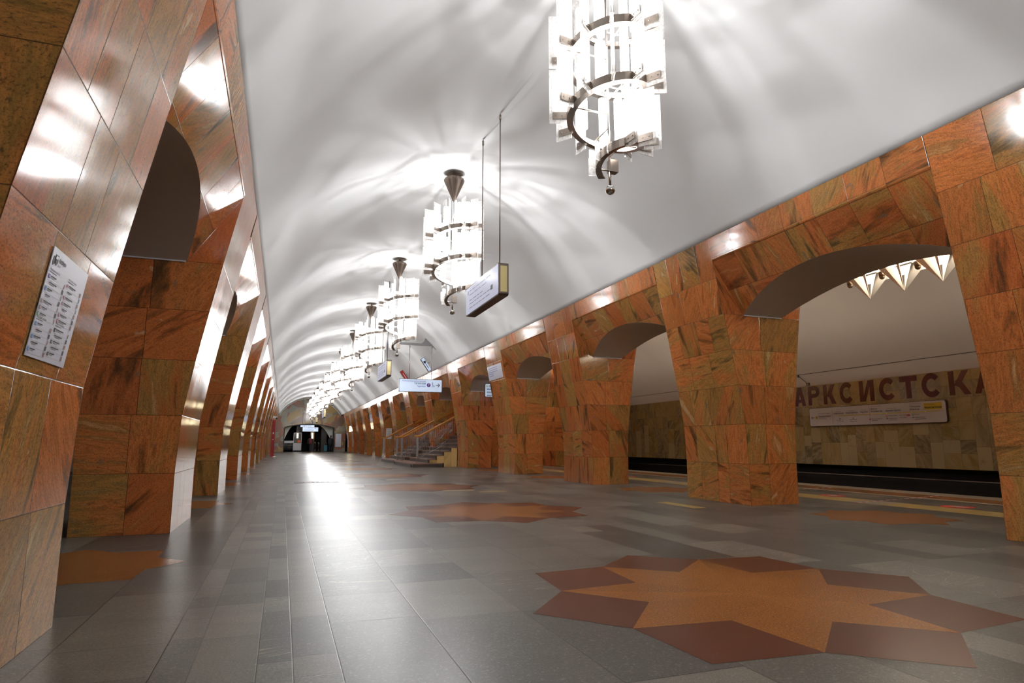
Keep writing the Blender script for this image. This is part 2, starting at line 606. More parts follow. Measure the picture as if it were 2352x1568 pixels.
# ------------------------------------------------------------------ pylons
def pylon(side, y0, length, seed, label, group=None):
    """a stone-clad pylon; side +1 is the stair side, -1 the timetable side; origin at its base."""
    S = Slabs(seed)
    cx_ = XC + side * 4.2
    yc = y0 + length / 2
    L = length / 2
    fl = side < 0

    def hall(y, z):
        return (XC + side * wh(z) - cx_, y, z)

    def plat(y, z):
        return (XC + side * wp(z) - cx_, y, z)
    R = S.R
    tone = R.random()
    jr = lambda: (R.random(), R.random(), min(1, max(0, tone + R.uniform(-.3, .3))))
    for fn, f2 in ((hall, not fl), (plat, fl)):
        for z0, z1 in zip(ZROWS, ZROWS[1:]):
            n = R.choice((3, 4, 3))
            cuts = [-L] + sorted(-L + length * (k / n + R.uniform(-.05, .05)) for k in range(1, n)) + [L]
            same = R.random() < .75
            base = (R.random(), R.random(), min(1, max(0, tone + R.uniform(-.3, .3))))
            for a, b in zip(cuts, cuts[1:]):
                rnd = (min(1, max(0, base[0] + R.uniform(-.06, .06))), R.random(), min(1, max(0, base[2] + R.uniform(-.2, .2)))) if same else None
                S.slab(fn, a, b, z0, z1, b - a, z1 - z0, 1, 1, 0, rnd, f2)
    for yy, ff in ((-L, fl), (L, not fl)):
        for z0, z1 in zip(ZROWS[:5], ZROWS[1:6]):
            mid = 4.16 + R.uniform(-.05, .05)

            def ja(s, z):
                lo, hi = wh(z), wp(z)
                w_ = (lo + (mid - lo) * s) if s <= 1 else (mid + (hi - mid) * (s - 1))
                return (XC + side * w_ - cx_, yy, z)
            q0 = jr()
            q1 = (q0[0], R.random(), q0[2]) if R.random() < .6 else jr()
            S.slab(ja, 0, 1, z0, z1, .42, z1 - z0, 1, 1, 0, q0, not ff)
            S.slab(ja, 1, 2, z0, z1, .42, z1 - z0, 1, 1, 0, q1, not ff)
        S.slab(lambda s, z: (XC + side * (wh(z) + (w_s(z) - wh(z)) * s) - cx_, yy, z), 0, 1, 2.85, 3.65, .36, .8, 1, 2, 0, None, not ff)
        S.slab(lambda s, z: (XC + side * (p_s(z) + (wp(z) - p_s(z)) * s) - cx_, yy, z), 0, 1, 2.85, 3.65, .36, .8, 1, 2, 0, None, not ff)
    o = S.build('stone_pylon', M['granite'])
    o.location = (cx_, yc, 0)
    tag(o, label, 'pylon', group)
    return o


def archway(side, y0, y1, seed, label, group=None):
    """what spans one passage: cornice, splayed stone panels and the painted soffit."""
    yc, L = (y0 + y1) / 2, (y1 - y0) / 2
    cx_ = XC + side * 4.2
    root = empty('archway', (cx_, yc, 2.85), 0, label, 'arch', group)
    zo = 2.85
    R = random.Random(seed)
    n = 7
    cuts = [-L] + [-L + 2 * L * (k / n + R.uniform(-.006, .006)) for k in range(1, n)] + [L]
    sx = lambda w_: XC + side * w_ - cx_
    fl = side < 0
    # cornice: upright band, rounded lower edge
    S = Slabs(seed)
    br = .045

    def band(y, t):
        if t <= 1:
            z = 4.0 + (3.65 + br - 4.0) * t
            return (sx(wh(z) - .006), y, z - zo)
        a = (t - 1) * PI / 2
        wz = wh(3.65 + br) - .006
        return (sx(wz + br * .9 * (1 - math.cos(a))), y, 3.65 + br - br * math.sin(a) - zo)
    for a, b in zip(cuts, cuts[1:]):
        rnd = (R.random(), R.random(), R.random() * .6)
        S.slab(band, a, b, 0, 1, b - a, .34, 1, 3, 0, rnd, fl)
        S.slab(band, a, b, 1, 2, b - a, .34, 1, 4, 0, rnd, fl)
    S.build('cornice', M['granite'], root)
    # splayed panels, cut by the arch
    for nm, wf in (('splay_panel', w_s), ('platform_panel', p_s)):
        S = Slabs(seed + 7)
        zj = 3.22
        for a, b in zip(cuts, cuts[1:]):
            m_ = 8
            for row in (0, 1):
                rnd = (R.random(), R.random(), R.random())
                for k in range(m_):
                    ya, yb = a + (b - a) * k / m_, a + (b - a) * (k + 1) / m_
                    za, zb = arch_z(ya), arch_z(yb)
                    if row == 0:
                        lo = (max(zj, za), max(zj, zb))
                        hi = 3.65
                    else:
                        if za >= zj and zb >= zj:
                            continue
                        lo = (min(za, zj), min(zb, zj))
                        hi = zj
                    q = [(ya, lo[0]), (yb, lo[1]), (yb, hi), (ya, hi)]
                    h_ = .43 if row == 0 else .43
                    zr = zj if row == 0 else zj - .43
                    pts = [(sx(wf(z)), y, z - zo) for y, z in q]
                    uvs = [(y - a, z - zr) for y, z in q]
                    if abs(lo[0] - hi) < 1e-5:
                        pts, uvs = pts[:3], uvs[:3]
                    elif abs(lo[1] - hi) < 1e-5:
                        pts, uvs = [pts[0], pts[1], pts[3]], [uvs[0], uvs[1], uvs[3]]
                    if (nm == 'splay_panel') == fl:
                        pts, uvs = pts[::-1], uvs[::-1]
                    S.poly(pts, uvs, b - a, h_, 0, rnd)
        S.build(nm, M['granite'], root)
    # painted soffit with a small raised lip along both springings
    bm = bmesh.new()
    n = 28
    rows = []
    for k in range(n + 1):
        y = -L + 2 * L * k / n
        z = arch_z(y)
        rows.append([bm.verts.new((sx(w_s(z) + (p_s(z) - w_s(z)) * j / 4), y, z - zo)) for j in range(5)])
    for k in range(n):
        for j in range(4):
            f = bm.faces.new((rows[k][j], rows[k + 1][j], rows[k + 1][j + 1], rows[k][j + 1]))
            f.smooth = True
    me = obj_from_bm('soffit', bm, M['soffit'], root)
    for s_ in (-1, 1):
        bm = bmesh.new()
        y_a, y_b = (L - .014, L - .002) if s_ > 0 else (-L + .002, -L + .014)
        box(bm, *sorted((sx(w_s(2.85) + .01), sx(p_s(2.85) - .01))), y_a, y_b, -.012, .004)
        obj_from_bm('springing_lip', bm, M['white'], root)
    # platform cornice
    S = Slabs(seed + 3)
    for a, b in zip(cuts, cuts[1:]):
        S.slab(lambda y, z: (sx(wp(z)), y, z - zo), a, b, 3.65, 4.0, b - a, .35, 1, 1, 0, None, not fl)
    S.build('platform_cornice', M['granite'], root)
    return root


ORD = ['first', 'second', 'third', 'fourth', 'fifth', 'sixth', 'seventh', 'eighth', 'ninth', 'tenth', 'eleventh', 'twelfth', 'thirteenth', 'fourteenth', 'fifteenth']
for k in range(-2, 13):
    y0 = YR + P * k
    vis = k + 1
    if vis < 0:
        lab, grp = 'orange granite pylon behind the camera on the staircase side', None
    else:
        lab, grp = f'orange granite pylon on the staircase side, {ORD[vis]} in its row from the camera', 'pylons along the staircase side'
    if k == 3:
        lab = 'orange granite pylon standing at the near end of the staircase'
    if k == 4:
        lab = 'orange granite pylon rising between the two stair flights'
    if k == 5:
        lab = 'orange granite pylon rising at the far end of the two stair flights'
    pylon(1, y0, LEN, 100 + k, lab, grp)
    if k < 12:
        archway(1, y0 + LEN, y0 + P, 200 + k, f'orange granite archway with grey painted soffit, {ORD[max(k + 1, 0)]} passage on the staircase side' if k >= -1 else 'granite archway behind the camera on the staircase side', 'archways along the staircase side' if k >= -1 else None)
for k in range(-2, 13):
    y0 = YL + P * k
    ln = LEN
    if k == -1:
        y0, ln = 2.48, 3.872 - 2.48
    vis = k + 1
    lab = f'glossy orange granite pylon on the side without stairs, {ORD[vis]} in its row from the camera' if vis > 0 else 'glossy orange granite pylon carrying the bus timetable poster, close to the camera'
    if vis < 0:
        lab = 'glossy granite pylon behind the camera on the side without stairs'
    pylon(-1, y0, ln, 300 + k, lab, 'pylons along the side without stairs' if vis >= 0 else None)
    if k < 12:
        ya = y0 + ln
        yb = YL + P * (k + 1)
        if k == -2:
            yb = 2.48
        archway(-1, ya, yb, 400 + k, f'granite archway with grey soffit, {ORD[max(k + 1, 0)]} passage on the side without stairs' if k >= -1 else 'granite archway behind the camera on the side without stairs', 'archways along the side without stairs' if k >= -1 else None)

# ------------------------------------------------------------------ vault over the nave
def sheet(name, prof, y0, y1, mat, step=4.0, thick=.12, smooth=True):
    """a curved shell: prof is a list of (x,z)."""
    bm = bmesh.new()
    ny = max(1, int((y1 - y0) / step))
    rows = [[bm.verts.new((x, y0 + (y1 - y0) * j / ny, z)) for x, z in prof] for j in range(ny + 1)]
    for j in range(ny):
        for i in range(len(prof) - 1):
            f = bm.faces.new((rows[j][i], rows[j][i + 1], rows[j + 1][i + 1], rows[j + 1][i]))
            f.smooth = smooth
    me = bpy.data.meshes.new(name)
    bm.to_mesh(me)
    bm.free()
    me.materials.append(mat)
    o = link(bpy.data.objects.new(name, me))
    if thick:
        md = o.modifiers.new('thickness', 'SOLIDIFY')
        md.thickness = thick
        md.offset = 1.0
    return o


a0 = math.asin(3.245 / VR)
prof = [(XC + VR * math.sin(a0 * (2 * i / 72 - 1)), VZ + VR * math.cos(a0 * (2 * i / 72 - 1))) for i in range(73)]
o = sheet('ceiling', prof, BACK_Y, END_Y + .2, M['paint'], 2.0)
tag(o, 'white plastered barrel vault over the nave', 'vault', kind='structure')


def circ3(p1, p2, p3, n=40):
    (ax, ay), (bx, by), (cx_, cy_) = p1, p2, p3
    d = 2 * (ax * (by - cy_) + bx * (cy_ - ay) + cx_ * (ay - by))
    ux = ((ax ** 2 + ay ** 2) * (by - cy_) + (bx ** 2 + by ** 2) * (cy_ - ay) + (cx_ ** 2 + cy_ ** 2) * (ay - by)) / d
    uy = ((ax ** 2 + ay ** 2) * (cx_ - bx) + (bx ** 2 + by ** 2) * (ax - cx_) + (cx_ ** 2 + cy_ ** 2) * (bx - ax)) / d
    r = math.hypot(ax - ux, ay - uy)
    t1, t3 = math.atan2(ay - uy, ax - ux), math.atan2(cy_ - uy, cx_ - ux)
    return [(ux + r * math.cos(t1 + (t3 - t1) * i / n), uy + r * math.sin(t1 + (t3 - t1) * i / n)) for i in range(n + 1)]


WX = 14.2
pr = circ3((XC + 5.16, 4.01), (10.9, 5.15), (WX - .02, 2.9)) + [(WX - .015, 2.7), (WX, 2.54)]
for s_, nm in ((1, 'ceiling_platform'), (-1, 'ceiling_far_platform')):
    p2 = [(x if s_ > 0 else 2 * XC - x, z) for x, z in pr]
    if s_ < 0:
        p2 = p2[::-1]
    o = sheet(nm, p2, BACK_Y, END_Y + 7, M['ceil_plat'], 8.0, 0)
    tag(o, kind='structure')
bm = bmesh.new()
box(bm, WX - .035, WX - .02, BACK_Y, END_Y, 2.885, 2.897)  # dark strip drawn along the crease of the platform ceiling
tag(obj_from_bm('crease_line_1', bm, M['darkgrey']), kind='structure')

# ------------------------------------------------------------------ floor
S = Slabs(5)
R = S.R
xl = [-1.62, -.90, -.44, -.30, -.05, .09, .275, .73, 1.28, 1.83, 2.38, 2.93, 3.48, 4.03, 4.58, 5.13, 5.68, 6.23, 6.9, 7.5, 7.95, 8.42]
for a, b in zip(xl, xl[1:]):
    y = BACK_Y - R.random()
    wdt = b - a
    while y < END_Y + 6:
        ln = R.choice((.45, .6, .75, .9, 1.1)) if wdt > .3 else R.choice((.25, .35, .5, .65))
        if y > 24:
            ln *= 1.6
        y1 = y + ln
        if a > 2.0 and R.random() < .35 and wdt > .3:
            ln2 = y1
            S.slab(lambda s, t: (s, t, 0), a, a + wdt * .5, y, y1, wdt * .5, ln, 1, 1, 0)
            S.slab(lambda s, t: (s, t, 0), a + wdt * .5, b, y, y1, wdt * .5, ln, 1, 1, 0)
        else:
            S.slab(lambda s, t: (s, t, 0), a, b, y, y1, wdt, ln, 1, 1, 0)
        y = y1
# far platform side
for a, b in zip([-6.0, -5.0, -4.2, -3.4, -2.6, -2.1, -1.62], [-5.0, -4.2, -3.4, -2.6, -2.1, -1.62]):
    y = BACK_Y
    while y < END_Y:
        S.slab(lambda s, t: (s, t, 0), a, b, y, y + 1.0, b - a, 1.0, 1, 1, 0)
        y += 1.0
# stair side platform strips
for a, b, mi, st in ((8.42, 9.0, 4, .6), (9.0, 9.5, 0, .9), (9.5, 9.95, 0, .9), (10.0, 10.2, 5, .9), (10.2, 10.82, 3, .6), (10.82, 11.42, 5, .7)):
    y = BACK_Y
    while y < END_Y:
        mm = mi
        if mi == 4 and R.random() < .18:
            mm = 5
        S.slab(lambda s, t: (s, t, 0), a, b, y, y + st, b - a, st, 1, 1, mm)
        y += st
S.slab(lambda s, t: (s, t, -.006), 9.95, 10.0, BACK_Y, END_Y, .05, 90, 1, 1, 6)


def star(cx_, cy_, ro, ri, orange, red):
    z = .0009
    inn = 2 * ri * math.cos(PI / 8) - ro
    tips = [(cx_ + ro * math.sin(k * PI / 4), cy_ + ro * math.cos(k * PI / 4)) for k in range(8)]
    nt_ = [(cx_ + ri * math.sin(k * PI / 4 + PI / 8), cy_ + ri * math.cos(k * PI / 4 + PI / 8)) for k in range(8)]
    ins = [(cx_ + inn * math.sin(k * PI / 4), cy_ + inn * math.cos(k * PI / 4)) for k in range(8)]
    uv = lambda p_: (p_[0] - cx_ + 5, p_[1] - cy_ + 5)
    for k in range(8):
        q = [tips[k], nt_[k], ins[k], nt_[k - 1]]
        S.poly([(*p_, z) for p_ in q][::-1], [uv(p_) for p_ in q][::-1], 10, 10, red)
    for k in range(8):
        for tri in ([(cx_, cy_), ins[k], nt_[k]], [(cx_, cy_), nt_[k], ins[(k + 1) % 8]]):
            S.poly([(*p_, z) for p_ in tri][::-1], [uv(p_) for p_ in tri][::-1], 10, 10, orange, (.3, .5, R.random() if k % 3 == 0 else .5))


for k in range(-1, 14):
    star(2.70, 3.30 + P * k, 1.385, 1.11, 2, 1)
    star(7.08, 6.0 + P * k, .86, .66, 3, 3)
    star(2 * XC - 7.0, 5.62 + P * k, .88, .69, 3, 3)
for x0, y0, x1, y1, mi in ((5.50, 7.66, 5.72, 8.66, 4), (2.95, 12.0, 3.6, 12.2, 4), (3.55, 11.55, 4.1, 11.72, 4), (2.5, 16.0, 3.0, 16.4, 5)):
    S.slab(lambda s, t: (s, t, .0009), x0, x1, y0, y1, x1 - x0, y1 - y0, 1, 1, mi)
o = S.build('floor', [M['floor'], M['floor_rosso'], M['floor_orange'], M['floor_brown'], M['floor_yellow'], M['floor_pale'], M['black']])
tag(o, 'grey granite slab floor with inlaid eight-pointed red stars', 'floor', kind='structure')

# track pits
for s_, nm in ((1, 'floor_track_pit'), (-1, 'floor_far_track_pit')):
    X = lambda x: x if s_ > 0 else 2 * XC - x
    bm = bmesh.new()
    box(bm, *sorted((X(11.42), X(14.9))), BACK_Y, END_Y, -1.35, -1.2)
    e = sorted((X(11.25), X(11.42)))
    box(bm, e[0], e[1], BACK_Y, END_Y, -1.2, -.08)
    e = sorted((X(11.1), X(11.42)))
    box(bm, e[0], e[1], BACK_Y, END_Y, -.1, -.004)
    tag(obj_from_bm(nm, bm, M['darkgrey']), kind='structure')
bm = bmesh.new()
box(bm, -9.0 + 2.6, 2 * XC - 11.2, BACK_Y, END_Y, -.1, -.002)
tag(obj_from_bm('floor_far_edge', bm, M['floor']), kind='structure')

# running rails
for i, x in enumerate((12.15, 13.65)):
    bm = bmesh.new()
    box(bm, x - .035, x + .035, BACK_Y, END_Y, -1.06, -1.02)
    box(bm, x - .012, x + .012, BACK_Y, END_Y, -1.16, -1.06)
    box(bm, x - .07, x + .07, BACK_Y, END_Y, -1.2, -1.16)
    tag(obj_from_bm('track_rail', bm, M['rail']), ('steel running rail next to the platform edge', 'steel running rail next to the track wall')[i], 'rail', 'rails in the track pit')
bm = bmesh.new()
tube(bm, (14.12, BACK_Y, .08), (14.12, END_Y, .08), .022)
tag(obj_from_bm('cable_conduit', bm, M['rail']), 'thin cable conduit running along the dark base of the track wall', 'conduit')

# ------------------------------------------------------------------ track wall
S = Slabs(31)
R = S.R
y = BACK_Y
while y < END_Y:
    wd = R.choice((.26, .3, .34, .4)) * (1.0 if y < 25 else 1.6)
    z = .33
    first = True
    while z < 1.93 - .02:
        h = R.choice((.3, .42, .55, .7))
        if first:
            h = R.choice((.2, .35, .5, .6))
        z1 = min(z + h, 1.93)
        if 1.93 - z1 < .12:
            z1 = 1.93
        S.slab(lambda s, t: (WX, s, t), y, y + wd, z, z1, wd, z1 - z, 1, 1, 0, None, True)
        z = z1
        first = False
    y += wd
y = BACK_Y
while y < END_Y:
    wd = R.choice((.3, .36, .42))
    zc_ = R.choice((2.2, 2.3, 2.54))
    S.slab(lambda s, t: (WX, s, t), y, y + wd, 1.93, zc_, wd, zc_ - 1.93, 1, 1, 0, (R.random(), R.random(), R.random() * .4), True)
    if zc_ < 2.5:
        S.slab(lambda s, t: (WX, s, t), y, y + wd, zc_, 2.54, wd, 2.54 - zc_, 1, 1, 0, (R.random(), R.random(), R.random() * .4), True)
    y += wd
o = S.build('wall_track', M['marble'])
tag(o, 'track wall clad in olive and beige marble slabs', 'wall', kind='structure')
bm = bmesh.new()
box(bm, WX + .35, WX + .5, BACK_Y, END_Y, -1.2, .40)
box(bm, WX + .01, WX + .5, BACK_Y, END_Y, .32, .36)
tag(obj_from_bm('wall_track_base', bm, M['black']), kind='structure')
bm = bmesh.new()
xf = 2 * XC - WX
box(bm, xf - .2, xf, BACK_Y, END_Y, -1.2, 2.6)
tag(obj_from_bm('wall_far_track', bm, M['soffit']), kind='structure')
bm = bmesh.new()
box(bm, xf - .3, WX + .6, BACK_Y - .2, BACK_Y, -1.3, 6.2)
tag(obj_from_bm('wall_back', bm, M['soffit']), kind='structure')

# ------------------------------------------------------------------ station name on the track wall
HT, Z0 = .54, 1.98


def bmL(strokes, y_left, name='letter'):
    """letter from polygons in (u right, v up) metres, u runs towards -Y."""
    bm = bmesh.new()
    for i, pg in enumerate(strokes):
        prism(bm, [(y_left - u, Z0 + v) for u, v in pg], 'X', WX - .0035 - .0004 * min(i, 4), WX + .01)
    return obj_from_bm(name, bm, M['letter'], name_root)


def ring_seg(cx_, cy_, ro, ri, a0_, a1_, sx_=1.0, n=26):
    out = []
    for i in range(n):
        t0, t1 = a0_ + (a1_ - a0_) * i / n, a0_ + (a1_ - a0_) * (i + 1) / n
        out.append([(cx_ + sx_ * r * math.cos(t), cy_ + r * math.sin(t)) for r, t in ((ro, t0), (ro, t1), (ri, t1), (ri, t0))])
    return out


name_root = empty('station_name', (0, 0, 0), 0, 'dark red capital letters of the station name inlaid in the track wall', 'lettering')
T_ = .125


def L_A(w_):
    return [[(0, 0), (T_, 0), (w_ / 2 + T_ * .38, HT), (w_ / 2 - T_ * .38 - .02, HT)], [(w_ - T_, 0), (w_, 0), (w_ / 2 + T_ * .4 + .02, HT), (w_ / 2 - T_ * .38, HT)], [(w_ * .22, .1), (w_ * .78, .1), (w_ * .72, .19), (w_ * .28, .19)]]


def L_K(w_):
    return [[(0, 0), (T_, 0), (T_, HT), (0, HT)], [(T_ * .9, .22), (w_ - .14, HT), (w_ + .0, HT), (T_ * 1.1 + .09, .17)], [(T_ + .02, .31), (w_ - .13, 0), (w_ + .02, 0), (T_ + .12, .38)]]


def L_P(w_):
    r = .165
    return [[(0, 0), (T_, 0), (T_, HT), (0, HT)], [(T_, HT), (T_, HT - .115), (w_ - r, HT - .115), (w_ - r, HT)], [(T_, HT - 2 * r), (T_, HT - 2 * r + .11), (w_ - r, HT - 2 * r + .11), (w_ - r, HT - 2 * r)]] + ring_seg(w_ - r, HT - r, r, .055, -PI / 2, PI / 2)


def L_C(w_):
    return ring_seg(w_ * .53, HT / 2, HT / 2 + .012, HT / 2 - .12, PI * .23, PI * 1.77, w_ / (HT + .06), 34)


def L_I(w_):
    return [[(0, 0), (T_, 0), (T_, HT), (0, HT)], [(w_ - T_, 0), (w_, 0), (w_, HT), (w_ - T_, HT)], [(T_ * .6, 0), (T_ + .05, 0), (w_ - T_ * .6, HT), (w_ - T_ - .05, HT)]]


def L_T(w_):
    return [[(0, HT - .13), (w_, HT - .13), (w_, HT), (0, HT)], [(w_ / 2 - .066, 0), (w_ / 2 + .066, 0), (w_ / 2 + .066, HT), (w_ / 2 - .066, HT)]]


def L_M(w_):
    return [[(0, 0), (T_, 0), (T_, HT), (0, HT)], [(w_ - T_, 0), (w_, 0), (w_, HT), (w_ - T_, HT)], [(0, HT), (T_ * 1.1, HT), (w_ / 2 + .05, .12), (w_ / 2 - .05, .12)], [(w_ - T_ * 1.1, HT), (w_, HT), (w_ / 2 + .05, .12), (w_ / 2 - .05, .12)]]


def L_YA(w_):
    return [[(w_ - u, v) for u, v in pg] for pg in L_P(w_)] + [[(w_ * .35, .24), (w_ * .66, .24), (T_, 0), (0, 0)]]


for fn, yl, wd in ((L_M, 15.34, .60), (L_A, 14.62, .42), (L_P, 14.10, .41), (L_K, 13.55, .40), (L_C, 13.02, .47), (L_I, 12.37, .44), (L_C, 11.81, .50), (L_T, 11.21, .46), (L_C, 10.67, .51), (L_K, 9.99, .46), (L_A, 9.43, .50), (L_YA, 8.83, .44)):
    bmL(fn(wd), yl)


# ------------------------------------------------------------------ lettering helper
def text_shapes(s, size):
    """outlines of a line of text, each part of a glyph filled on its own: list of (points, triangles)."""
    cu = bpy.data.curves.new('t', 'FONT')
    cu.body = s
    cu.size = 1.0
    cu.fill_mode = 'NONE'
    cu.resolution_u = 3
    ob = bpy.data.objects.new('t', cu)
    COL.objects.link(ob)
    bpy.context.view_layer.update()
    dg = bpy.context.evaluated_depsgraph_get()
    me = bpy.data.meshes.new_from_object(ob.evaluated_get(dg))
    bpy.data.objects.remove(ob)
    bpy.data.curves.remove(cu)
    nxt = {}
    for e in me.edges:
        a, b = e.vertices
        nxt.setdefault(a, []).append(b)
        nxt.setdefault(b, []).append(a)
    co = [(q.co.x * size, q.co.y * size) for q in me.vertices]
    bpy.data.meshes.remove(me)
    seen, loops = set(), []
    for st in sorted(nxt):
        if st in seen:
            continue
        lp, cur, prev = [st], st, None
        seen.add(st)
        while True:
            c = [k for k in nxt[cur] if k not in seen]
            if not c:
                break
            cur = min(c, key=lambda k: abs(k - cur))
            seen.add(cur)
            lp.append(cur)
        if len(lp) > 2:
            loops.append([co[k] for k in lp])
    area = lambda l: sum(l[i - 1][0] * l[i][1] - l[i][0] * l[i - 1][1] for i in range(len(l))) / 2
    if not loops:
        return []

    def inside(p_, l):
        r = False
        for i in range(len(l)):
            (x0, y0), (x1, y1) = l[i - 1], l[i]
            if (y0 > p_[1]) != (y1 > p_[1]) and p_[0] < (x1 - x0) * (p_[1] - y0) / (y1 - y0) + x0:
                r = not r
        return r
    def holds(a, b):                            # a is the ring around the counter b
        return a is not b and area(a) * area(b) < 0 and abs(area(a)) > abs(area(b)) and all(inside(q, a) for q in b[::3])
    holes = [l for l in loops if any(holds(o_, l) for o_ in loops)]
    outer = [l for l in loops if not any(l is h for h in holes)]
    out = []
    for l in outer:
        hs = [h for h in holes if holds(l, h)]
        pts = l + [q for h in hs for q in h]
        tris = tessellate_polygon([[Vector((x, y, 0)) for x, y in g] for g in [l] + hs])
        out.append((pts, tris))
    return out


class Print:
    """flat print on a board: origin top-left, u to the right, v down; frame gives the place in the world."""
    def __init__(self, origin, du, dv, nrm):
        self.o, self.du, self.dv, self.n = Vector(origin), Vector(du), Vector(dv), Vector(nrm)
        self.b = {}

    def bm(self, mat):
        if mat not in self.b:
            self.b[mat] = bmesh.new()
        return self.b[mat]

    def P(self, u, v, h=.002):
        return self.o + self.du * u + self.dv * v + self.n * h

    def poly(self, mat, pts, h=.002):
        bm = self.bm(mat)
        bm.faces.new([bm.verts.new(self.P(u, v, h)) for u, v in pts])

    def rect(self, mat, u0, v0, u1, v1, h=.002):
        self.poly(mat, [(u0, v0), (u1, v0), (u1, v1), (u0, v1)], h)

    def disc(self, mat, u, v, r, h=.002, n=24, ru=None):
        self.poly(mat, [(u + (ru or r) * math.cos(2 * PI * i / n), v + r * math.sin(2 * PI * i / n)) for i in range(n)], h)

    def line(self, mat, u0, v0, u1, v1, t, h=.002):
        d = math.hypot(u1 - u0, v1 - v0) or 1
        nx, ny = -(v1 - v0) / d * t / 2, (u1 - u0) / d * t / 2
        self.poly(mat, [(u0 + nx, v0 + ny), (u1 + nx, v1 + ny), (u1 - nx, v1 - ny), (u0 - nx, v0 - ny)], h)

    def text(self, mat, s, u, v, size, bold=0.0, w=None, align='L', h=.003):
        """baseline at v; w squeezes or stretches the line to that width."""
        if bold >= .0005:                       # heavier type: the line set twice, a hair apart
            self.text(mat, s, u + bold * .8, v, size, 0, w, align, h + .0006)
            self.text(mat, s, u - bold * .8, v, size, 0, w, align, h + .0003)
        sh = text_shapes(s, size)
        if not sh:
            return
        xs = [q[0] for pts, _ in sh for q in pts]
        x0, x1 = min(xs), max(xs)
        k = 1.0 if w is None else w / (x1 - x0)
        W = (x1 - x0) * k
        off = {'L': 0, 'R': -W, 'C': -W / 2}[align]
        bm = self.bm(mat)
        for i, (pts, tris) in enumerate(sh):
            vs = [bm.verts.new(self.P(u + off + (x - x0) * k, v - y, h + .00007 * (i % 4))) for x, y in pts]
            for t in tris:
                if len(set(t)) == 3:
                    try:
                        bm.faces.new([vs[q] for q in t])
                    except ValueError:
                        pass

    def done(self, parent, name='print'):
        for mat, bm in self.b.items():
            o = bpy.data.objects.new(name, bpy.data.meshes.new(name))
            bm.to_mesh(o.data)
            bm.free()
            o.data.materials.append(M[mat])
            inv = parent.matrix_basis.inverted()
            o.data.transform(inv)
            link(o, parent)
        self.b = {}


def rrect(w_, h_, r, n=6):
    out = []
    for cx_, cy_, a in ((w_ - r, h_ - r, 0), (r, h_ - r, PI / 2), (r, r, PI), (w_ - r, r, 3 * PI / 2)):
        out += [(cx_ + r * math.cos(a + PI / 2 * i / n), cy_ + r * math.sin(a + PI / 2 * i / n)) for i in range(n + 1)]
    return out


# ------------------------------------------------------------------ line map on the track wall
root = empty('line_map', (WX, 12.06, 1.635), 0, 'long white line map board with rounded ends under the red station lettering', 'sign')
bm = bmesh.new()
prism(bm, [(y - 1.995, z - .262) for y, z in rrect(3.99, .524, .06)], 'X', -.055, -.004)
obj_from_bm('board_frame', bm, M['signframe'], root)
bm = bmesh.new()
prism(bm, [(y - 1.98, z - .247) for y, z in rrect(3.96, .494, .05)], 'X', -.060, -.05)
obj_from_bm('board_face', bm, M['white'], root)
p = Print((WX - .0602, 14.055, 1.897), (0, -1, 0), (0, 0, -1), (-1, 0, 0))
Uy = lambda y: 14.055 - y
Vz = lambda z: 1.897 - z
# arrow, line number, direction
p.line('txt_dark', Uy(13.97), Vz(1.62), Uy(13.86), Vz(1.62), .014)
p.line('txt_dark', Uy(13.975), Vz(1.62), Uy(13.93), Vz(1.66), .014)
p.line('txt_dark', Uy(13.975), Vz(1.62), Uy(13.93), Vz(1.58), .014)
p.disc('yellow', Uy(13.79), Vz(1.62), .045)
p.text('txt_dark', '8', Uy(13.79), Vz(1.596), .065, .001, align='C', h=.004)
p.text('txt_dark', 'На восток / Eastbound', Uy(13.715), Vz(1.715), .042, 0, .40)
p.text('txt_dark', 'Новокосино', Uy(13.715), Vz(1.625), .075, .002, .41)
p.text('txt_grey', 'Novokosino', Uy(13.71), Vz(1.575), .045, 0, .25)
p.rect('txt_grey', Uy(13.245), Vz(1.83), Uy(13.238), Vz(1.44))
p.rect('yellow', Uy(13.03), Vz(1.652), Uy(10.22), Vz(1.636))
p.rect('yellow', Uy(13.035), Vz(1.675), Uy(13.02), Vz(1.60))
p.rect('yellow', Uy(10.19), Vz(1.650), Uy(10.17), Vz(1.638))
p.rect('yellow', Uy(10.14), Vz(1.650), Uy(10.12), Vz(1.638))
for y in (12.60, 12.24):
    p.rect('yellow', Uy(y + .006), Vz(1.67), Uy(y - .006), Vz(1.64))
for y in (12.0, 11.58, 10.91, 10.57):
    p.disc('yellow', Uy(y), Vz(1.644), .026, .004)
    p.disc('whitep', Uy(y), Vz(1.644), .016, .006)
for s, e, ya, yb, zz in (('Новокосино', 'Novokosino', 13.19, 12.87, 1.70), ('Новогиреево', 'Novogireevo', 12.79, 12.42, 1.70), ('Перово', 'Perovo', 12.35, 12.12, 1.70), ('Энтузиастов', '', 12.03, 11.70, 1.70), ('Авиамоторная', 'Aviamotornaya', 11.61, 11.20, 1.70), ('Ильича', '', 10.95, 10.72, 1.70)):
    p.text('txt_dark', s, Uy(ya), Vz(zz - .01), .062, .0015, ya - yb)
    if e:
        p.text('txt_grey', e, Uy(ya - .05), Vz(zz + .05), .035, 0, (ya - yb) * .62)
p.text('txt_dark', 'Шоссе', Uy(12.03), Vz(1.757), .062, .0015, .19)
p.text('txt_grey', 'Shosse Entuziastov', Uy(12.03), Vz(1.83), .035, 0, .32)
p.text('txt_dark', 'Площадь', Uy(10.95), Vz(1.757), .062, .0015, .27)
p.text('txt_grey', 'Ploschad Il\u2019icha', Uy(10.95), Vz(1.83), .035, 0, .28)
p.rect('yellow', Uy(10.60), Vz(1.84), Uy(10.16), Vz(1.685))
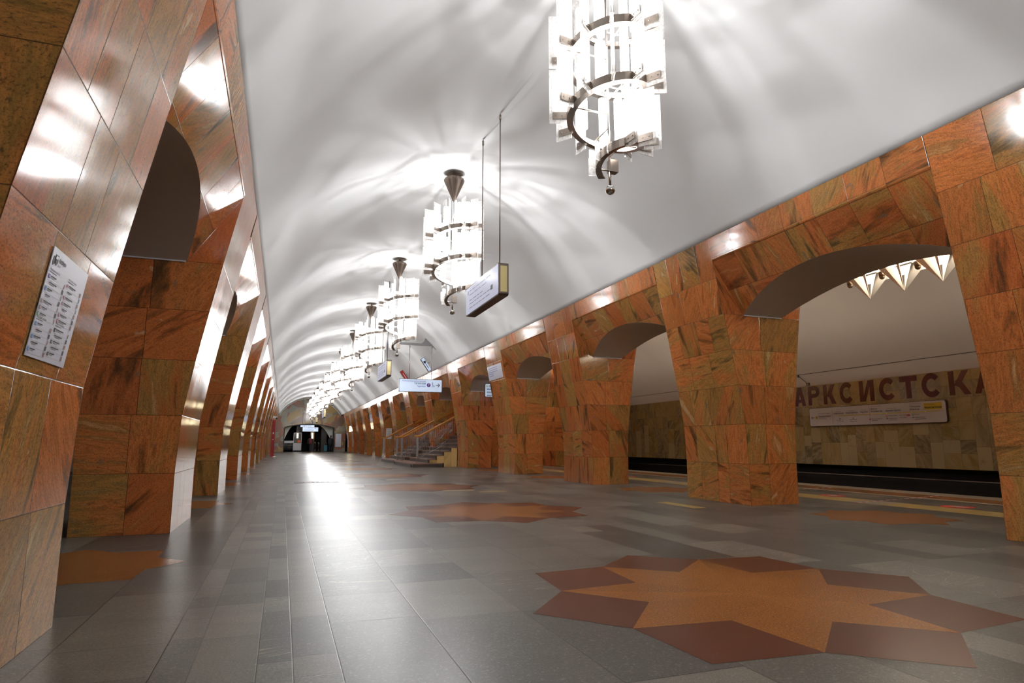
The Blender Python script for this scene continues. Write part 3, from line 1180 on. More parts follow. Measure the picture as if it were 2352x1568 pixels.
p.text('txt_grey', 'Marksistskaya', Uy(10.57), Vz(1.79), .038, 0, .25, h=.005)
p.text('txt_dark', 'Марксистская', Uy(10.575), Vz(1.715), .062, .002, .40, h=.005)
# second row: changes, small print as blurred in the photo
for y, ttl in ((13.0, 'г. Реутов / Reutov'), (12.58, 'платформа Новогиреево')):
    p.rect('txt_grey', Uy(y + .02), Vz(1.575), Uy(y - .025), Vz(1.55))
    p.text('txt_dark', ttl.split(' /')[0], Uy(y), Vz(1.515), .035, .0005, .22, 'C')
    p.rect('txt_grey', Uy(y + .11), Vz(1.485), Uy(y - .11), Vz(1.475))
p.text('txt_dark', 'Шоссе Энтузиастов', Uy(12.04), Vz(1.51), .038, .0005, .31)
p.rect('txt_grey', Uy(12.03), Vz(1.485), Uy(11.86), Vz(1.475))
p.disc('red', Uy(12.075), Vz(1.515), .018)
p.disc('red', Uy(11.585), Vz(1.575), .024)
p.disc('whitep', Uy(11.585), Vz(1.575), .012, .004)
p.text('txt_dark', 'Авиамоторная', Uy(11.54), Vz(1.573), .036, .0005, .24)
p.rect('txt_grey', Uy(11.60), Vz(1.53), Uy(11.555), Vz(1.505))
p.text('txt_dark', 'платформа Новая', Uy(11.54), Vz(1.505), .036, .0005, .22)
p.rect('txt_grey', Uy(11.54), Vz(1.48), Uy(11.30), Vz(1.47))
p.text('txt_dark', 'Москва Товарная', Uy(11.24), Vz(1.573), .036, .0005, .19)
p.rect('txt_grey', Uy(11.24), Vz(1.53), Uy(11.05), Vz(1.52))
p.rect('pink', Uy(11.045), Vz(1.60), Uy(10.965), Vz(1.555))
p.disc('green', Uy(10.89), Vz(1.585), .024)
p.disc('whitep', Uy(10.89), Vz(1.585), .012, .004)
p.text('txt_dark', 'Римская', Uy(10.855), Vz(1.58), .036, .0005, .13)
p.rect('txt_grey', Uy(10.91), Vz(1.53), Uy(10.865), Vz(1.505))
p.text('txt_dark', 'платформа Серп и Молот', Uy(10.85), Vz(1.505), .036, .0005, .27)
p.rect('txt_grey', Uy(10.85), Vz(1.48), Uy(10.56), Vz(1.47))
p.rect('txt_dark', Uy(12.075), Vz(1.895), Uy(12.07), Vz(1.39))
p.done(root)

# ------------------------------------------------------------------ platform strip lamp with pyramid shades
LX = 9.5
root = empty('platform_strip_lamp', (LX, 0, 3.8), 0, 'long platform lamp with a row of white pointed metal shades', 'lamp')
SEGS = ((-4.6, 3), (1.2, 3), (5.95, 4), (11.6, 4), (17.4, 4), (22.6, 4), (28.0, 4))


def plate(bm, pts, t=.006):
    vs = [Vector(q) for q in pts]
    n = (vs[1] - vs[0]).cross(vs[2] - vs[0]).normalized() * t / 2
    A = [bm.verts.new(q + n) for q in vs]
    B = [bm.verts.new(q - n) for q in vs]
    k_ = len(vs)
    for i in range(k_):
        bm.faces.new((A[i], A[(i + 1) % k_], B[(i + 1) % k_], B[i]))
    bm.faces.new(A)
    bm.faces.new(B[::-1])


def shade_mesh():
    bm = bmesh.new()
    tip = (0, 0, -.42)
    plate(bm, [(-.16, .31, .02), (-.16, .19, .02), tip])
    plate(bm, [(-.16, .19, .02), (-.02, .05, .0), tip])
    plate(bm, [(-.16, -.02, .02), (-.16, -.07, .02), tip])
    plate(bm, [(.17, -.31, .02), (.17, -.19, .02), tip])
    plate(bm, [(.17, -.19, .02), (.03, -.05, .0), tip])
    plate(bm, [(.17, .02, .02), (.17, .08, .02), tip])
    plate(bm, [(-.16, -.30, .02), (.17, -.31, .02), tip])
    return bm


shade_me = cup_me = None
for gi, (ys, nsh) in enumerate(SEGS):
    y0s = ys
    L_ = .645 * nsh
    if gi > 0:
        root = empty('platform_strip_lamp', (LX, 0, 3.8), 0)
    tag(root, ['platform lamp with pointed white shades behind the camera', 'platform lamp with pointed white shades beside the nearest stair-side pylon', 'white platform lamp with pointed shades seen through the nearest stair-side archway', 'white platform lamp with pointed shades seen through the second stair-side archway', 'white platform lamp with pointed shades beyond the third stair-side pylon', 'white platform lamp with pointed shades before the footbridge', 'white platform lamp with pointed shades under the footbridge'][gi], 'lamp', 'pointed shade lamps over the platform')
    bm = bmesh.new()
    box(bm, .16, .17, y0s - .32, y0s - .32 + L_, -.10, .05)
    box(bm, -.17, .17, y0s - .32, y0s - .32 + L_, .15, .16)
    obj_from_bm('tray', bm, M['shade'], root)
    bm = bmesh.new()
    tube(bm, (0.02, y0s - .25, .07), (0.02, y0s - .4 + L_, .07), .025, 8)
    obj_from_bm('light_tube', bm, M['strip'], root)
    for yy in (y0s, y0s + L_ - .64):
        bm = bmesh.new()
        tube(bm, (.02, yy, .16), (.02, yy, 1.15), .012, 6)
        obj_from_bm('hanger', bm, M['rail'], root)
    for k in range(nsh):
        if shade_me is None:
            o = obj_from_bm('shade', shade_mesh(), M['shade'], root)
            shade_me = o.data
            bm = bmesh.new()
            tube(bm, (0, 0, -.09), (0, 0, .0), .045, 12, .055)
            sphere(bm, (0, 0, -.09), .045, 12, 8)
            c = obj_from_bm('lamp_cup', bm, M['bulb'], root)
            cup_me = c.data
        else:
            o = link(bpy.data.objects.new('shade', shade_me), root)
            c = link(bpy.data.objects.new('lamp_cup', cup_me), root)
        o.location = (0, y0s + .645 * k, 0)
        c.location = (-.09, y0s + .645 * k + .31, -.02)

# ------------------------------------------------------------------ nave chandeliers
HZ0, PITCH = 4.875, .572           # height of the helix when it passes the +X side


def helix_r(t):
    return .375 if t <= 1.9 else max(.06, .375 - (t - 1.9) * .41)


def helix_pt(t, r=None, dz=0):
    a = -2 * PI * t
    r = helix_r(t) if r is None else r
    return Vector((r * math.cos(a), r * math.sin(a), HZ0 - PITCH * t + dz - 4.5))


def make_chandelier():
    root = empty('chandelier', (XC, 4.88, 4.5))
    # mounting plate, fluted cone
    bm = bmesh.new()
    box(bm, -.11, .11, -.11, .11, 1.33, 1.352, mtx=Matrix.Rotation(.5, 4, 'Z'))
    tube(bm, (0, 0, 1.20), (0, 0, 1.34), .02, 10)
    obj_from_bm('ceiling_plate', bm, M['metal_dark'], root)
    bm = bmesh.new()
    n = 28
    rows = []
    for z, r in ((.80, .012), (1.20, .178), (1.235, .185), (1.262, .165), (1.262, .01)):
        rows.append([bm.verts.new(((r * (1 + (.05 if i % 2 else -.05) * (z < 1.25))) * math.cos(2 * PI * i / n), (r * (1 + (.05 if i % 2 else -.05) * (z < 1.25))) * math.sin(2 * PI * i / n), z)) for i in range(n)])
    for A, B in zip(rows, rows[1:]):
        for i in range(n):
            bm.faces.new((A[i], A[(i + 1) % n], B[(i + 1) % n], B[i]))
    bm.faces.new(rows[0][::-1])
    bm.faces.new(rows[-1])
    obj_from_bm('fluted_cone', bm, M['metal_dark'], root)
    bm = bmesh.new()
    tube(bm, (0, 0, -1.17), (0, 0, .85), .011, 8)
    obj_from_bm('rod', bm, M['metal'], root)
    # spiral band: box section swept along the helix
    bm = bmesh.new()
    t0, t1, n = -.30, 2.60, 150
    prev = None
    for i in range(n + 1):
        t = t0 + (t1 - t0) * i / n
        r = helix_r(t)
        q = [bm.verts.new(helix_pt(t, rr, dz)) for rr, dz in ((r + .018, .04), (r + .018, -.04), (r - .045, -.045), (r - .045, -.030), (r + .004, -.026), (r + .004, .04))]
        if prev:
            for j in range(6):
                f = bm.faces.new((prev[j], prev[(j + 1) % 6], q[(j + 1) % 6], q[j]))
        else:
            bm.faces.new(q)
        prev = q
    bm.faces.new(prev[::-1])
    obj_from_bm('spiral_band', bm, M['metal'], root)
    # spokes
    t = -.25
    while t < 2.6:
        bm = bmesh.new()
        a, b = helix_pt(t, .01, -.03), helix_pt(t, helix_r(t), -.03)
        tube(bm, a, b, .008, 6)
        obj_from_bm('spoke', bm, M['metal'], root)
        t += .25
    # fins: plate of textured glass held by a bolted bracket
    fb = bmesh.new()
    box(fb, .0, .165, -.007, .007, -.075, .475)
    fin0 = obj_from_bm('glass_plate', fb, M['fin'], root)
    bb = bmesh.new()
    box(bb, -.015, .135, -.0135, -.008, -.035, .035)
    box(bb, -.015, .135, .008, .0135, -.035, .035)
    box(bb, -.015, .0, -.0135, .0135, -.035, .035)
    for x in (.045, .105):
        tube(bb, (x, -.019, 0), (x, .019, 0), .007, 8)
    br0 = obj_from_bm('bracket', bb, M['metal'], fin0)
    k = 0
    t = -.27
    while t < 2.30:
        if k == 0:
            fo, bo = fin0, br0
        else:
            fo = link(bpy.data.objects.new('glass_plate', fin0.data), root)
            bo = link(bpy.data.objects.new('bracket', br0.data), fo)
        fo.location = helix_pt(t, helix_r(t) + .018)
        fo.rotation_euler = (0, 0, -2 * PI * t)
        k += 1
        t += 1 / 12.0
    # short stubs on the tail of the spiral
    sb = bmesh.new()
    box(sb, 0, .07, -.007, .007, -.05, .12)
    st0 = obj_from_bm('short_glass', sb, M['fin'], root)
    for i, t in enumerate((2.34, 2.41, 2.48, 2.55)):
        so = st0 if i == 0 else link(bpy.data.objects.new('short_glass', st0.data), root)
        so.location = helix_pt(t, helix_r(t) + .018)
        so.rotation_euler = (0, 0, -2 * PI * t)
    # frosted tubes inside the spiral
    tb = bmesh.new()
    tube(tb, (0, 0, .0), (0, 0, .45), .040, 14)
    tu0 = obj_from_bm('frosted_tube', tb, M['tube'], root)
    t = -.2
    i = 0
    while t < 2.3:
        to = tu0 if i == 0 else link(bpy.data.objects.new('frosted_tube', tu0.data), root)
        rr = max(.10, min(.27, helix_r(t) - .085))
        to.location = helix_pt(t, rr)
        t += 1 / 7.0
        i += 1
    # bulbs
    for i, t in enumerate((1.32, 1.66, 2.0)):
        ld = BULB_D
        lo = link(bpy.data.objects.new('bulb', ld), root)
        lo.location = helix_pt(t, .12, .06)
    # finial
    bm = bmesh.new()
    box(bm, -.01, .075, -.035, .035, -1.10, -.98)
    tube(bm, (0, 0, -1.225), (0, 0, -1.10), .012, 10, .016)
    obj_from_bm('end_socket', bm, M['metal'], root)
    bm = bmesh.new()
    sphere(bm, (0, 0, -1.272), .046, 18, 12)
    obj_from_bm('finial_ball', bm, M['chrome'], root)
    return root


BULB_D = bpy.data.lights.new('bulb', 'POINT')
BULB_D.energy = BULB_W
BULB_D.color = (.965, .985, 1.0)
BULB_D.shadow_soft_size = .022


def copy_tree(o, parent=None):
    c = o.copy()
    COL.objects.link(c)
    if parent is not None:
        c.parent = parent
    for ch in list(o.children):
        copy_tree(ch, c)
    return c


ch0 = make_chandelier()
CH_Y = [4.88] + [10.72 + 5.84 * k for k in range(11)]
for k, y in enumerate(CH_Y):
    c = ch0 if k == 0 else copy_tree(ch0)
    c.location = (XC, y, 4.5)
    c['category'] = 'chandelier'
    c['group'] = 'spiral chandeliers along the crown of the vault'
    c['label'] = ['spiral chandelier of glass plates, the large one cut off by the top edge', 'spiral glass chandelier hanging just behind the large swinging sign', 'spiral glass chandelier, third from the camera, above the white direction sign bracket', 'spiral glass chandelier hanging behind the small swinging sign, fourth in the row'][k] if k < 4 else f'spiral glass chandelier hanging from the vault, {ORD[k]} in the row from the camera'
for y, lb in ((-.96, 'spiral glass chandelier hanging just behind the camera position'), (-6.8, 'spiral glass chandelier hanging by the back wall behind the camera')):
    c = copy_tree(ch0)
    c.location = (XC, y, 4.5)
    tag(c, lb, 'chandelier')

# ------------------------------------------------------------------ signs hanging across or along the nave
def hang_sign_along(x, y0, y1, z0, z1, label, dim, ztop_rods, rods):
    """light box whose faces look across the nave."""
    root = empty('hanging_sign', (x, (y0 + y1) / 2, z0), 0, label, 'sign')
    L, H_ = y1 - y0, z1 - z0
    bm = bmesh.new()
    prism(bm, [(a - L / 2, b) for a, b in rrect(L, H_, .035)], 'X', -.075, .075)
    obj_from_bm('sign_case', bm, M['signframe'], root)
    bm = bmesh.new()
    for s in (-1, 1):
        prism(bm, [(a - L / 2 + .02, b + .02) for a, b in rrect(L - .04, H_ - .04, .025)], 'X', s * .072, s * .080)
    obj_from_bm('sign_face', bm, M[dim], root)
    for ye in (-L / 2 - .003, L / 2 - .003):
        bm = bmesh.new()
        box(bm, -.05, .05, ye, ye + .006, .05, H_ - .05)
        obj_from_bm('end_panel', bm, M['signside'], root)
    for yy in rods:
        bm = bmesh.new()
        tube(bm, (0, yy - (y0 + y1) / 2, H_), (0, yy - (y0 + y1) / 2, ztop_rods - z0), .009, 8)
        tube(bm, (0, yy - (y0 + y1) / 2, ztop_rods - z0 - .09), (0, yy - (y0 + y1) / 2, ztop_rods - z0 - .02), .018, 8)
        obj_from_bm('rod', bm, M['metal'], root)
    pr_ = Print((x - .080, y1 - .03, z1 - .03), (0, -1, 0), (0, 0, -1), (-1, 0, 0))
    W = L - .06
    hh = H_ - .06
    R = random.Random(int(y0 * 10))
    pr_.rect('txt_grey', W * .06, hh * .10, W * .075, hh * .26)
    for j, vv in enumerate((.14, .30, .52, .66, .82)):
        u = .12
        while u < .78 - .1 * (j % 3):
            q = R.uniform(.06, .16)
            pr_.rect('signside' if False else 'txt_grey', W * u, hh * vv, W * (u + q), hh * (vv + .022))
            u += q + .02
    pr_.rect('txt_grey', W * .80, hh * .55, W * .86, hh * .72)
    pr_.done(root)
    return root


crown = vault_pt(XC + .06)
hang_sign_along(2.85, 8.22, 9.93, 2.99, 3.47, 'large light-box sign hanging on two rods along the nave, nearest to the camera', 'signface_dim', crown - .01, (8.40, 9.28))
hang_sign_along(2.85, 18.6, 20.4, 2.87, 3.36, 'smaller looking light-box sign hanging along the nave behind the third chandelier', 'signface_dim', crown - .01, (19.0, 20.0))
hang_sign_along(2.85, 48.8, 51.0, 2.82, 3.48, 'light-box sign hanging along the nave among the far chandeliers', 'signface_dim', crown - .01, (49.2, 50.4))
hang_sign_along(2.85, 60.4, 61.6, 2.80, 3.30, 'farthest light-box sign hanging along the nave before the mosaic wall', 'signface_dim', crown - .01, (60.6, 61.4))


def face_sign(x0, x1, y, z0, z1, label, lit='signface', name='hanging_sign', tk=.12):
    """light box whose faces look along the nave."""
    root = empty(name, ((x0 + x1) / 2, y, z0), 0, label, 'sign')
    L, H_ = x1 - x0, z1 - z0
    bm = bmesh.new()
    prism(bm, [(a - L / 2, b) for a, b in rrect(L, H_, .04)], 'Y', -tk / 2, tk / 2)
    obj_from_bm('sign_case', bm, M['signframe'], root)
    bm = bmesh.new()
    for s in (-1, 1):
        prism(bm, [(a - L / 2 + .015, b + .015) for a, b in rrect(L - .03, H_ - .03, .03)], 'Y', s * (tk / 2 - .002), s * (tk / 2 + .004))
    obj_from_bm('sign_face', bm, M[lit], root)
    return root


SY = 24.2
root = face_sign(4.10, 5.80, SY, 2.88, 3.385, 'white transfer sign reading Таганская with a purple 7 and an arrow, hung by the stairs')
for xx in (4.50, 5.38):
    bm = bmesh.new()
    tube(bm, (xx - 4.95, 0, .50), (xx - 4.95, 0, 4.74 - 2.88), .011, 8)
    tube(bm, (xx - 4.95, 0, 1.74), (xx - 4.95, 0, 1.80), .02, 8)
    obj_from_bm('rod', bm, M['metal'], root)
p = Print((4.10, SY - .0645, 3.385), (1, 0, 0), (0, 0, -1), (0, -1, 0))
p.text('txt_blue', 'Таганско-Краснопресненская', 1.04, .105, .075, .0008, .92, 'R')
p.text('txt_teal', 'Таганская', 1.04, .205, .125, .002, .45, 'R')
p.text('txt_blue', 'Taganskaya', 1.04, .30, .09, .0008, .34, 'R')
p.disc('purple', 1.165, .225, .075)
p.text('whitep', '7', 1.165, .265, .12, .004, None, 'C', .005)
p.line('txt_teal', 1.285, .30, 1.34, .24, .014)
p.line('txt_teal', 1.34, .24, 1.37, .29, .014)
p.line('txt_teal', 1.34, .24, 1.305, .16, .02)
p.disc('txt_teal', 1.315, .135, .018)
p.line('txt_blue', 1.35, .31, 1.41, .245, .012)
p.line('txt_blue', 1.40, .25, 1.44, .25, .012)
p.line('txt_dark', 1.46, .225, 1.59, .225, .024)
p.line('txt_dark', 1.60, .225, 1.535, .155, .024)
p.line('txt_dark', 1.60, .225, 1.535, .295, .024)
p.done(root)
# bracket on the vault for that sign
root = empty('vault_bracket', (4.95, SY, 4.78), 0, 'grey curved bracket on the vault carrying the white transfer sign', 'bracket')
bm = bmesh.new()
prism(bm, [(-.88, -.02), (-.82, .03), (.0, .03), (.10, .10), (.16, .25), (.60, -.20), (.42, -.06), (-.80, -.06)], 'Y', -.03, .03)
obj_from_bm('bracket_bar', bm, M['steel'], root)

# small lit boxes standing out from the vault foot
for (xa, za, xb, zb, yy, red, lab) in ((5.42, 4.50, 5.78, 3.98, 26.3, False, 'small white arrow box fixed to the vault above the stairs'), (5.44, 4.52, 5.80, 4.02, 31.5, True, 'small red box fixed to the vault beyond the arrow box')):
    root = empty('vault_sign', ((xa + xb) / 2, yy, (za + zb) / 2), 0, lab, 'sign')
    ang = math.atan2(zb - za, xb - xa)
    L = math.hypot(xb - xa, zb - za)
    mt_ = Matrix.Rotation(-ang, 4, 'Y')
    bm = bmesh.new()
    box(bm, -L / 2, L / 2, -.05, .05, -.085, .085, mtx=mt_)
    obj_from_bm('sign_case', bm, M['signframe'], root)
    bm = bmesh.new()
    box(bm, -L / 2 + .015, L / 2 - .015, -.056, -.048, -.07, .07, mtx=mt_)
    obj_from_bm('sign_face', bm, M['red'] if red else M['signface'], root)
    bm = bmesh.new()
    box(bm, -L * .25, L * .3, -.060, -.055, -.012, .012, mtx=mt_)
    if not red:
        box(bm, -L * .27, -L * .12, -.060, -.055, -.05, .05, mtx=mt_ @ Matrix.Rotation(.0, 4, 'Y'))
    obj_from_bm('arrow' if not red else 'print', bm, M['whitep'] if red else M['txt_dark'], root)
    bm = bmesh.new()
    tube(bm, (0, 0, 0), (.30, 0, .18), .015, 8)
    obj_from_bm('arm', bm, M['steel'], root)

# thin bracket left on the platform ceiling above the station name
bm = bmesh.new()
tube(bm, (WX - .03, 14.05, 2.60), (WX - .16, 14.25, 2.84), .010, 6)
tube(bm, (WX - .16, 14.25, 2.80), (WX - .16, 14.25, 2.88), .03, 8)
box(bm, WX - .05, WX + .0, 14.0, 14.1, 2.55, 2.63)
tag(obj_from_bm('wall_bracket', bm, M['rail']), 'small dark bracket sticking up above the red station lettering', 'bracket')

# ------------------------------------------------------------------ stairs
def staircase(y0, y1, x_first, cheek_y, label, grp):
    root = empty('staircase', (6.5, (y0 + y1) / 2, 0), 0, label, 'staircase', grp)
    yc = (y0 + y1) / 2
    rise, tread = .155, .285
    n = 19
    for k in range(n):
        zt = rise * (k + 1)
        xa = x_first if k == 0 else 5.32 + tread * (k - 1)
        xb = 5.32 + tread * k + .05
        ya, yb = (y0 - yc, y1 - yc)
        if k == 0:
            xb = 5.40
        if xa > 6.3:
            ya, yb = max(ya, OPN[0] - yc), min(yb, OPN[1] - yc)
        bm = bmesh.new()
        box(bm, xa - 6.5 - .02, xb - 6.5, ya, yb, zt - .04, zt, 0)
        box(bm, xa - 6.5 + .01, xb - 6.5, ya + .005, yb - .005, zt - rise if k else 0, zt - .041, 1)
        obj_from_bm('step', bm, [M['step'], M['riser']], root)
    return root


# near flight
OPN = (24.30, 27.66)
A = staircase(24.30, 28.0, 4.66, None, 'reddish granite stair flight nearer the camera, rising between two pylons', 'stair flights up to the footbridge')
OPN = (29.32, 32.68)
B = staircase(29.20, 33.3, 4.84, None, 'reddish granite stair flight farther down the hall, beyond the middle pylon', 'stair flights up to the footbridge')


def extend_step(root, x0, x1, ya, yb, yc):
    bm = bmesh.new()
    prism(bm, [(x0[0] - 6.5, ya - yc), (x1 - 6.5, ya - yc), (x1 - 6.5, yb - yc), (x0[1] - 6.5, yb - yc)], 'Z', .115, .155, 0)
    prism(bm, [(x0[0] - 6.47, ya - yc + .02), (x1 - 6.5, ya - yc + .02), (x1 - 6.5, yb - yc), (x0[1] - 6.47, yb - yc)], 'Z', 0, .114, 1)
    obj_from_bm('step', bm, [M['step'], M['riser']], root)


extend_step(A, (4.66, 4.66), 5.86, 24.0, 24.298, 26.15)
extend_step(A, (4.66, 4.80), 5.34, 28.002, 28.9, 26.15)
# stone-faced side under the steps
for root, ya, yb, yc in ((A, 24.02, 24.30, 26.15), (A, 28.0, 28.95, 26.15), (B, 28.96, 29.2, 31.25), (B, 33.3, 33.5, 31.25)):
    S = Slabs(int(ya * 10))
    x = 5.40
    k = 1
    while x < 6.40:
        x1 = x + .285 if x < 6.2 else 6.492
        if ya > 27:
            zt = .155 * k * .97
        else:
            zt = .155 * (k + 1) - .045
        zt = min(zt, .155 * (k + 1) - .045)
        zz = .0 if x > 5.84 or ya > 24.1 else .156
        S.slab(lambda s, t: (s - 6.5, ya + .28 * (ya < 24.1) - yc - .01, t), x, x1, zz, zt, x1 - x, zt - zz if k < 3 else (zt - zz) * .5, 1, 1, 0)
        S.slab(lambda s, t: (s - 6.5, yb - yc, t), x, x1, zz, zt, x1 - x, zt - zz, 1, 1, 0)
        S.slab(lambda s, t: (s - 6.5, ya + (yb - ya) * t + (.27 * (ya < 24.1) * (1 - t)) - yc, zt), x, x1, 0, 1, x1 - x, yb - ya, 1, 1, 0)
        S.slab(lambda s, t: (x - 6.5, ya + (yb - ya) * s + (.27 * (ya < 24.1) * (1 - s)) - yc, t), 0, 1, max(zz, zt - .155 if k > 1 else zz), zt, yb - ya, .155, 1, 1, 0)
        x = x1
        k += 1
    S.build('stone_cheek', M['cheek'], root)


def handrail(y, x0, seed, label, wall_rail=None, z_end=None):
    root = empty('stair_railing', (x0, y, .155), 0, label, 'railing', 'railings of the stair flights')
    slope = .155 / .285
    xt0 = x0 + .06
    L = 6.42 - x0
    zb = lambda x: max(0, (x - (5.32 - x0) * .45)) * slope
    top = lambda x: 1.0 + max(0, x - .08) * slope
    low = lambda x: .16 + max(0, x - .08) * slope
    bm = bmesh.new()
    box(bm, -.03, .03, -.05, .05, .10 + .15, 1.0)
    tube(bm, (-.015, 0, 0), (-.015, 0, .3), .012, 8)
    tube(bm, (.045, 0, 0), (.045, 0, .95), .010, 8)
    obj_from_bm('newel_post', bm, M['steel'], root)
    bm = bmesh.new()
    n = 14
    prev = None
    for i in range(n + 1):
        x = -.11 + (L + .11) * i / n
        if i == 1:
            x = .09
        z = top(x)
        q = [bm.verts.new((x, dy, z + dz)) for dy, dz in ((-.040, -.02), (-.048, .03), (-.025, .07), (.025, .07), (.048, .03), (.040, -.02))]
        if prev:
            for j in range(6):
                bm.faces.new((prev[j], prev[(j + 1) % 6], q[(j + 1) % 6], q[j]))
        else:
            bm.faces.new(q)
        prev = q
    bm.faces.new(prev[::-1])
    obj_from_bm('wooden_rail', bm, M['brass'], root)
    bm = bmesh.new()
    tube(bm, (.045, 0, low(.045)), (L, 0, low(L)), .010, 6)
    obj_from_bm('lower_bar', bm, M['steel'], root)
    x = .20
    i = 0
    while x < L - .02:
        bm = bmesh.new()
        z0_, z1_ = low(x), top(x)
        if i in (1, 2, 3):
            path_tube(bm, [(x, 0, z0_), (x + .05, 0, z0_ + .12), (x + .02, 0, z0_ + .25), (x, 0, z0_ + .34), (x, 0, z1_)], .006, 6)
        elif i % 4 == 0 and i > 4:
            tube(bm, (x, 0, z0_ - .16), (x, 0, z1_), .007, 6)
        else:
            tube(bm, (x, 0, z0_), (x, 0, z1_), .006, 6)
        obj_from_bm('baluster', bm, M['steel'], root)
        i += 1
        x += .085
    # leaf-like ornament of curved bars
    bm = bmesh.new()
    for j in range(4):
        xa = L * .50 + j * .05
        pts = []
        for s in range(7):
            t = s / 6
            pts.append((xa + .42 * t * t + .02 * j, -.01, low(xa) + .28 + (.62 - .04 * j) * math.sin(t * PI / 2) * .85))
        path_tube(bm, pts, .008, 6)
    for j in range(3):
        xa = L * .50 + j * .06
        path_tube(bm, [(xa, -.01, low(xa) + .3), (xa + .05, -.01, low(xa) + .16), (xa + .18, -.01, low(xa) + .14 + .02 * j), (xa + .30, -.01, low(xa) + .28)], .008, 6)
    for j in range(4):
        xa = L * .82 + j * .035
        path_tube(bm, [(xa, -.01, low(xa) + .75), (xa + .09, -.01, low(xa) + .52), (xa, -.01, low(xa) + .30)], .008, 6)
    path_tube(bm, [(L * .48, -.01, low(L * .48) + .22), (L * .86, -.01, low(L * .86) + .55)], .012, 6)
    obj_from_bm('leaf_ornament', bm, M['steel'], root)
    return root


handrail(24.40, 4.92, 1, 'steel and wood stair railing nearest the camera')
handrail(27.95, 4.95, 2, 'steel and wood railing on the far side of the near stair flight')
handrail(29.35, 4.98, 3, 'steel and wood railing on the near side of the far stair flight')
handrail(33.1, 4.92, 4, 'steel and wood stair railing farthest from the camera')
for i, yy in enumerate((27.66, 32.68)):
    bm = bmesh.new()
    z0_ = .155 + 1.0 + (6.42 - 4.95 - .08) * .5439
    prism(bm, [(6.44, z0_ + .0), (6.44, z0_ + .09), (10.6, z0_ + .09 + 4.16 * .5439), (10.6, z0_ + 4.16 * .5439)], 'Y', yy - .10, yy - .035)
    for x in (6.8, 8.0, 9.2, 10.3):
        box(bm, x - .02, x + .02, yy - .06, yy + .03, z0_ + (x - 6.44) * .5439 - .03, z0_ + (x - 6.44) * .5439 + .02)
    tag(obj_from_bm('wall_handrail', bm, M['brass']), ('wooden wall handrail climbing beside the near stair flight', 'wooden wall handrail climbing beside the far stair flight')[i], 'handrail')
# side walls of the stair rising over the platform
S = Slabs(77)
for yy in (24.10, 27.74, 29.24, 32.76):
    x = 7.86
    while x < 11.0:
        z = 0
        while z < 4.2:
            S.slab(lambda s, t: (s, yy, t), x, x + .55, z, z + .6, .55, .6, 1, 1, 0)
            z += .6
        x += .55
tag(S.build('wall_stairwell', M['granite']), kind='structure')
# footbridge over the tracks
root = empty('footbridge', (12.4, 29.0, 2.6), 0, 'dark footbridge with barred railing crossing above the tracks', 'bridge')
bm = bmesh.new()
box(bm, -1.6, 1.75, -5, 5, -.1, .3)
obj_from_bm('deck', bm, M['darkgrey'], root)
bm = bmesh.new()
box(bm, -1.6, 1.75, -5.0, -4.96, 1.2, 1.25)
box(bm, -1.6, 1.75, -5.0, -4.96, .4, .43)
obj_from_bm('top_rail', bm, M['rail'], root)
for k in range(22):
    bm = bmesh.new()
    tube(bm, (-1.55 + k * .155, -4.98, .3), (-1.55 + k * .155, -4.98, 1.2), .011, 6)
    obj_from_bm('bar', bm, M['rail'], root)

# ------------------------------------------------------------------ posters and boards
# bus timetable on the near pylon
xa, xb = XC - wh(1.25) + .004, XC - wh(1.70) + .004
PO = Vector((xb, 2.96, 1.70))
dv = Vector((xa - xb, 0, 1.25 - 1.70))
Hh = dv.length
dv.normalize()
nn = Vector((0, 1, 0)).cross(dv)
nn = -nn if nn.x < 0 else nn
root = empty('bus_timetable', (xa, 3.2, 1.25), 0, 'white bus timetable poster on the closest glossy pylon', 'poster')
bm = bmesh.new()
q = [PO, PO + Vector((0, .475, 0)), PO + Vector((0, .475 + .03, 0)) + dv * Hh, PO + Vector((0, .03, 0)) + dv * Hh]
A_ = [bm.verts.new(v - root.location) for v in q]
B_ = [bm.verts.new(v + nn * .003 - root.location) for v in q]
bm.faces.new(A_[::-1])
bm.faces.new(B_)
for i in range(4):
    bm.faces.new((A_[i], A_[(i + 1) % 4], B_[(i + 1) % 4], B_[i]))
obj_from_bm('sheet', bm, M['poster'], root)
p = Print(PO + nn * .003, (0, 1, 0), dv, nn)
p.rect('txt_dark', .035, .025, .075, .06, .001)
p.rect('txt_dark', .02, .036, .05, .066, .001)
p.rect('poster', .042, .03, .068, .042, .002)
p.disc('txt_dark', .03, .068, .006, .001)
p.disc('txt_dark', .062, .063, .006, .001)
p.text('txt_dark', 'Автобусы', .085, .048, .026, .0006, .085, h=.0012)
p.text('txt_grey', 'Buses', .085, .066, .016, .0002, .032, h=.0012)
R = random.Random(4)


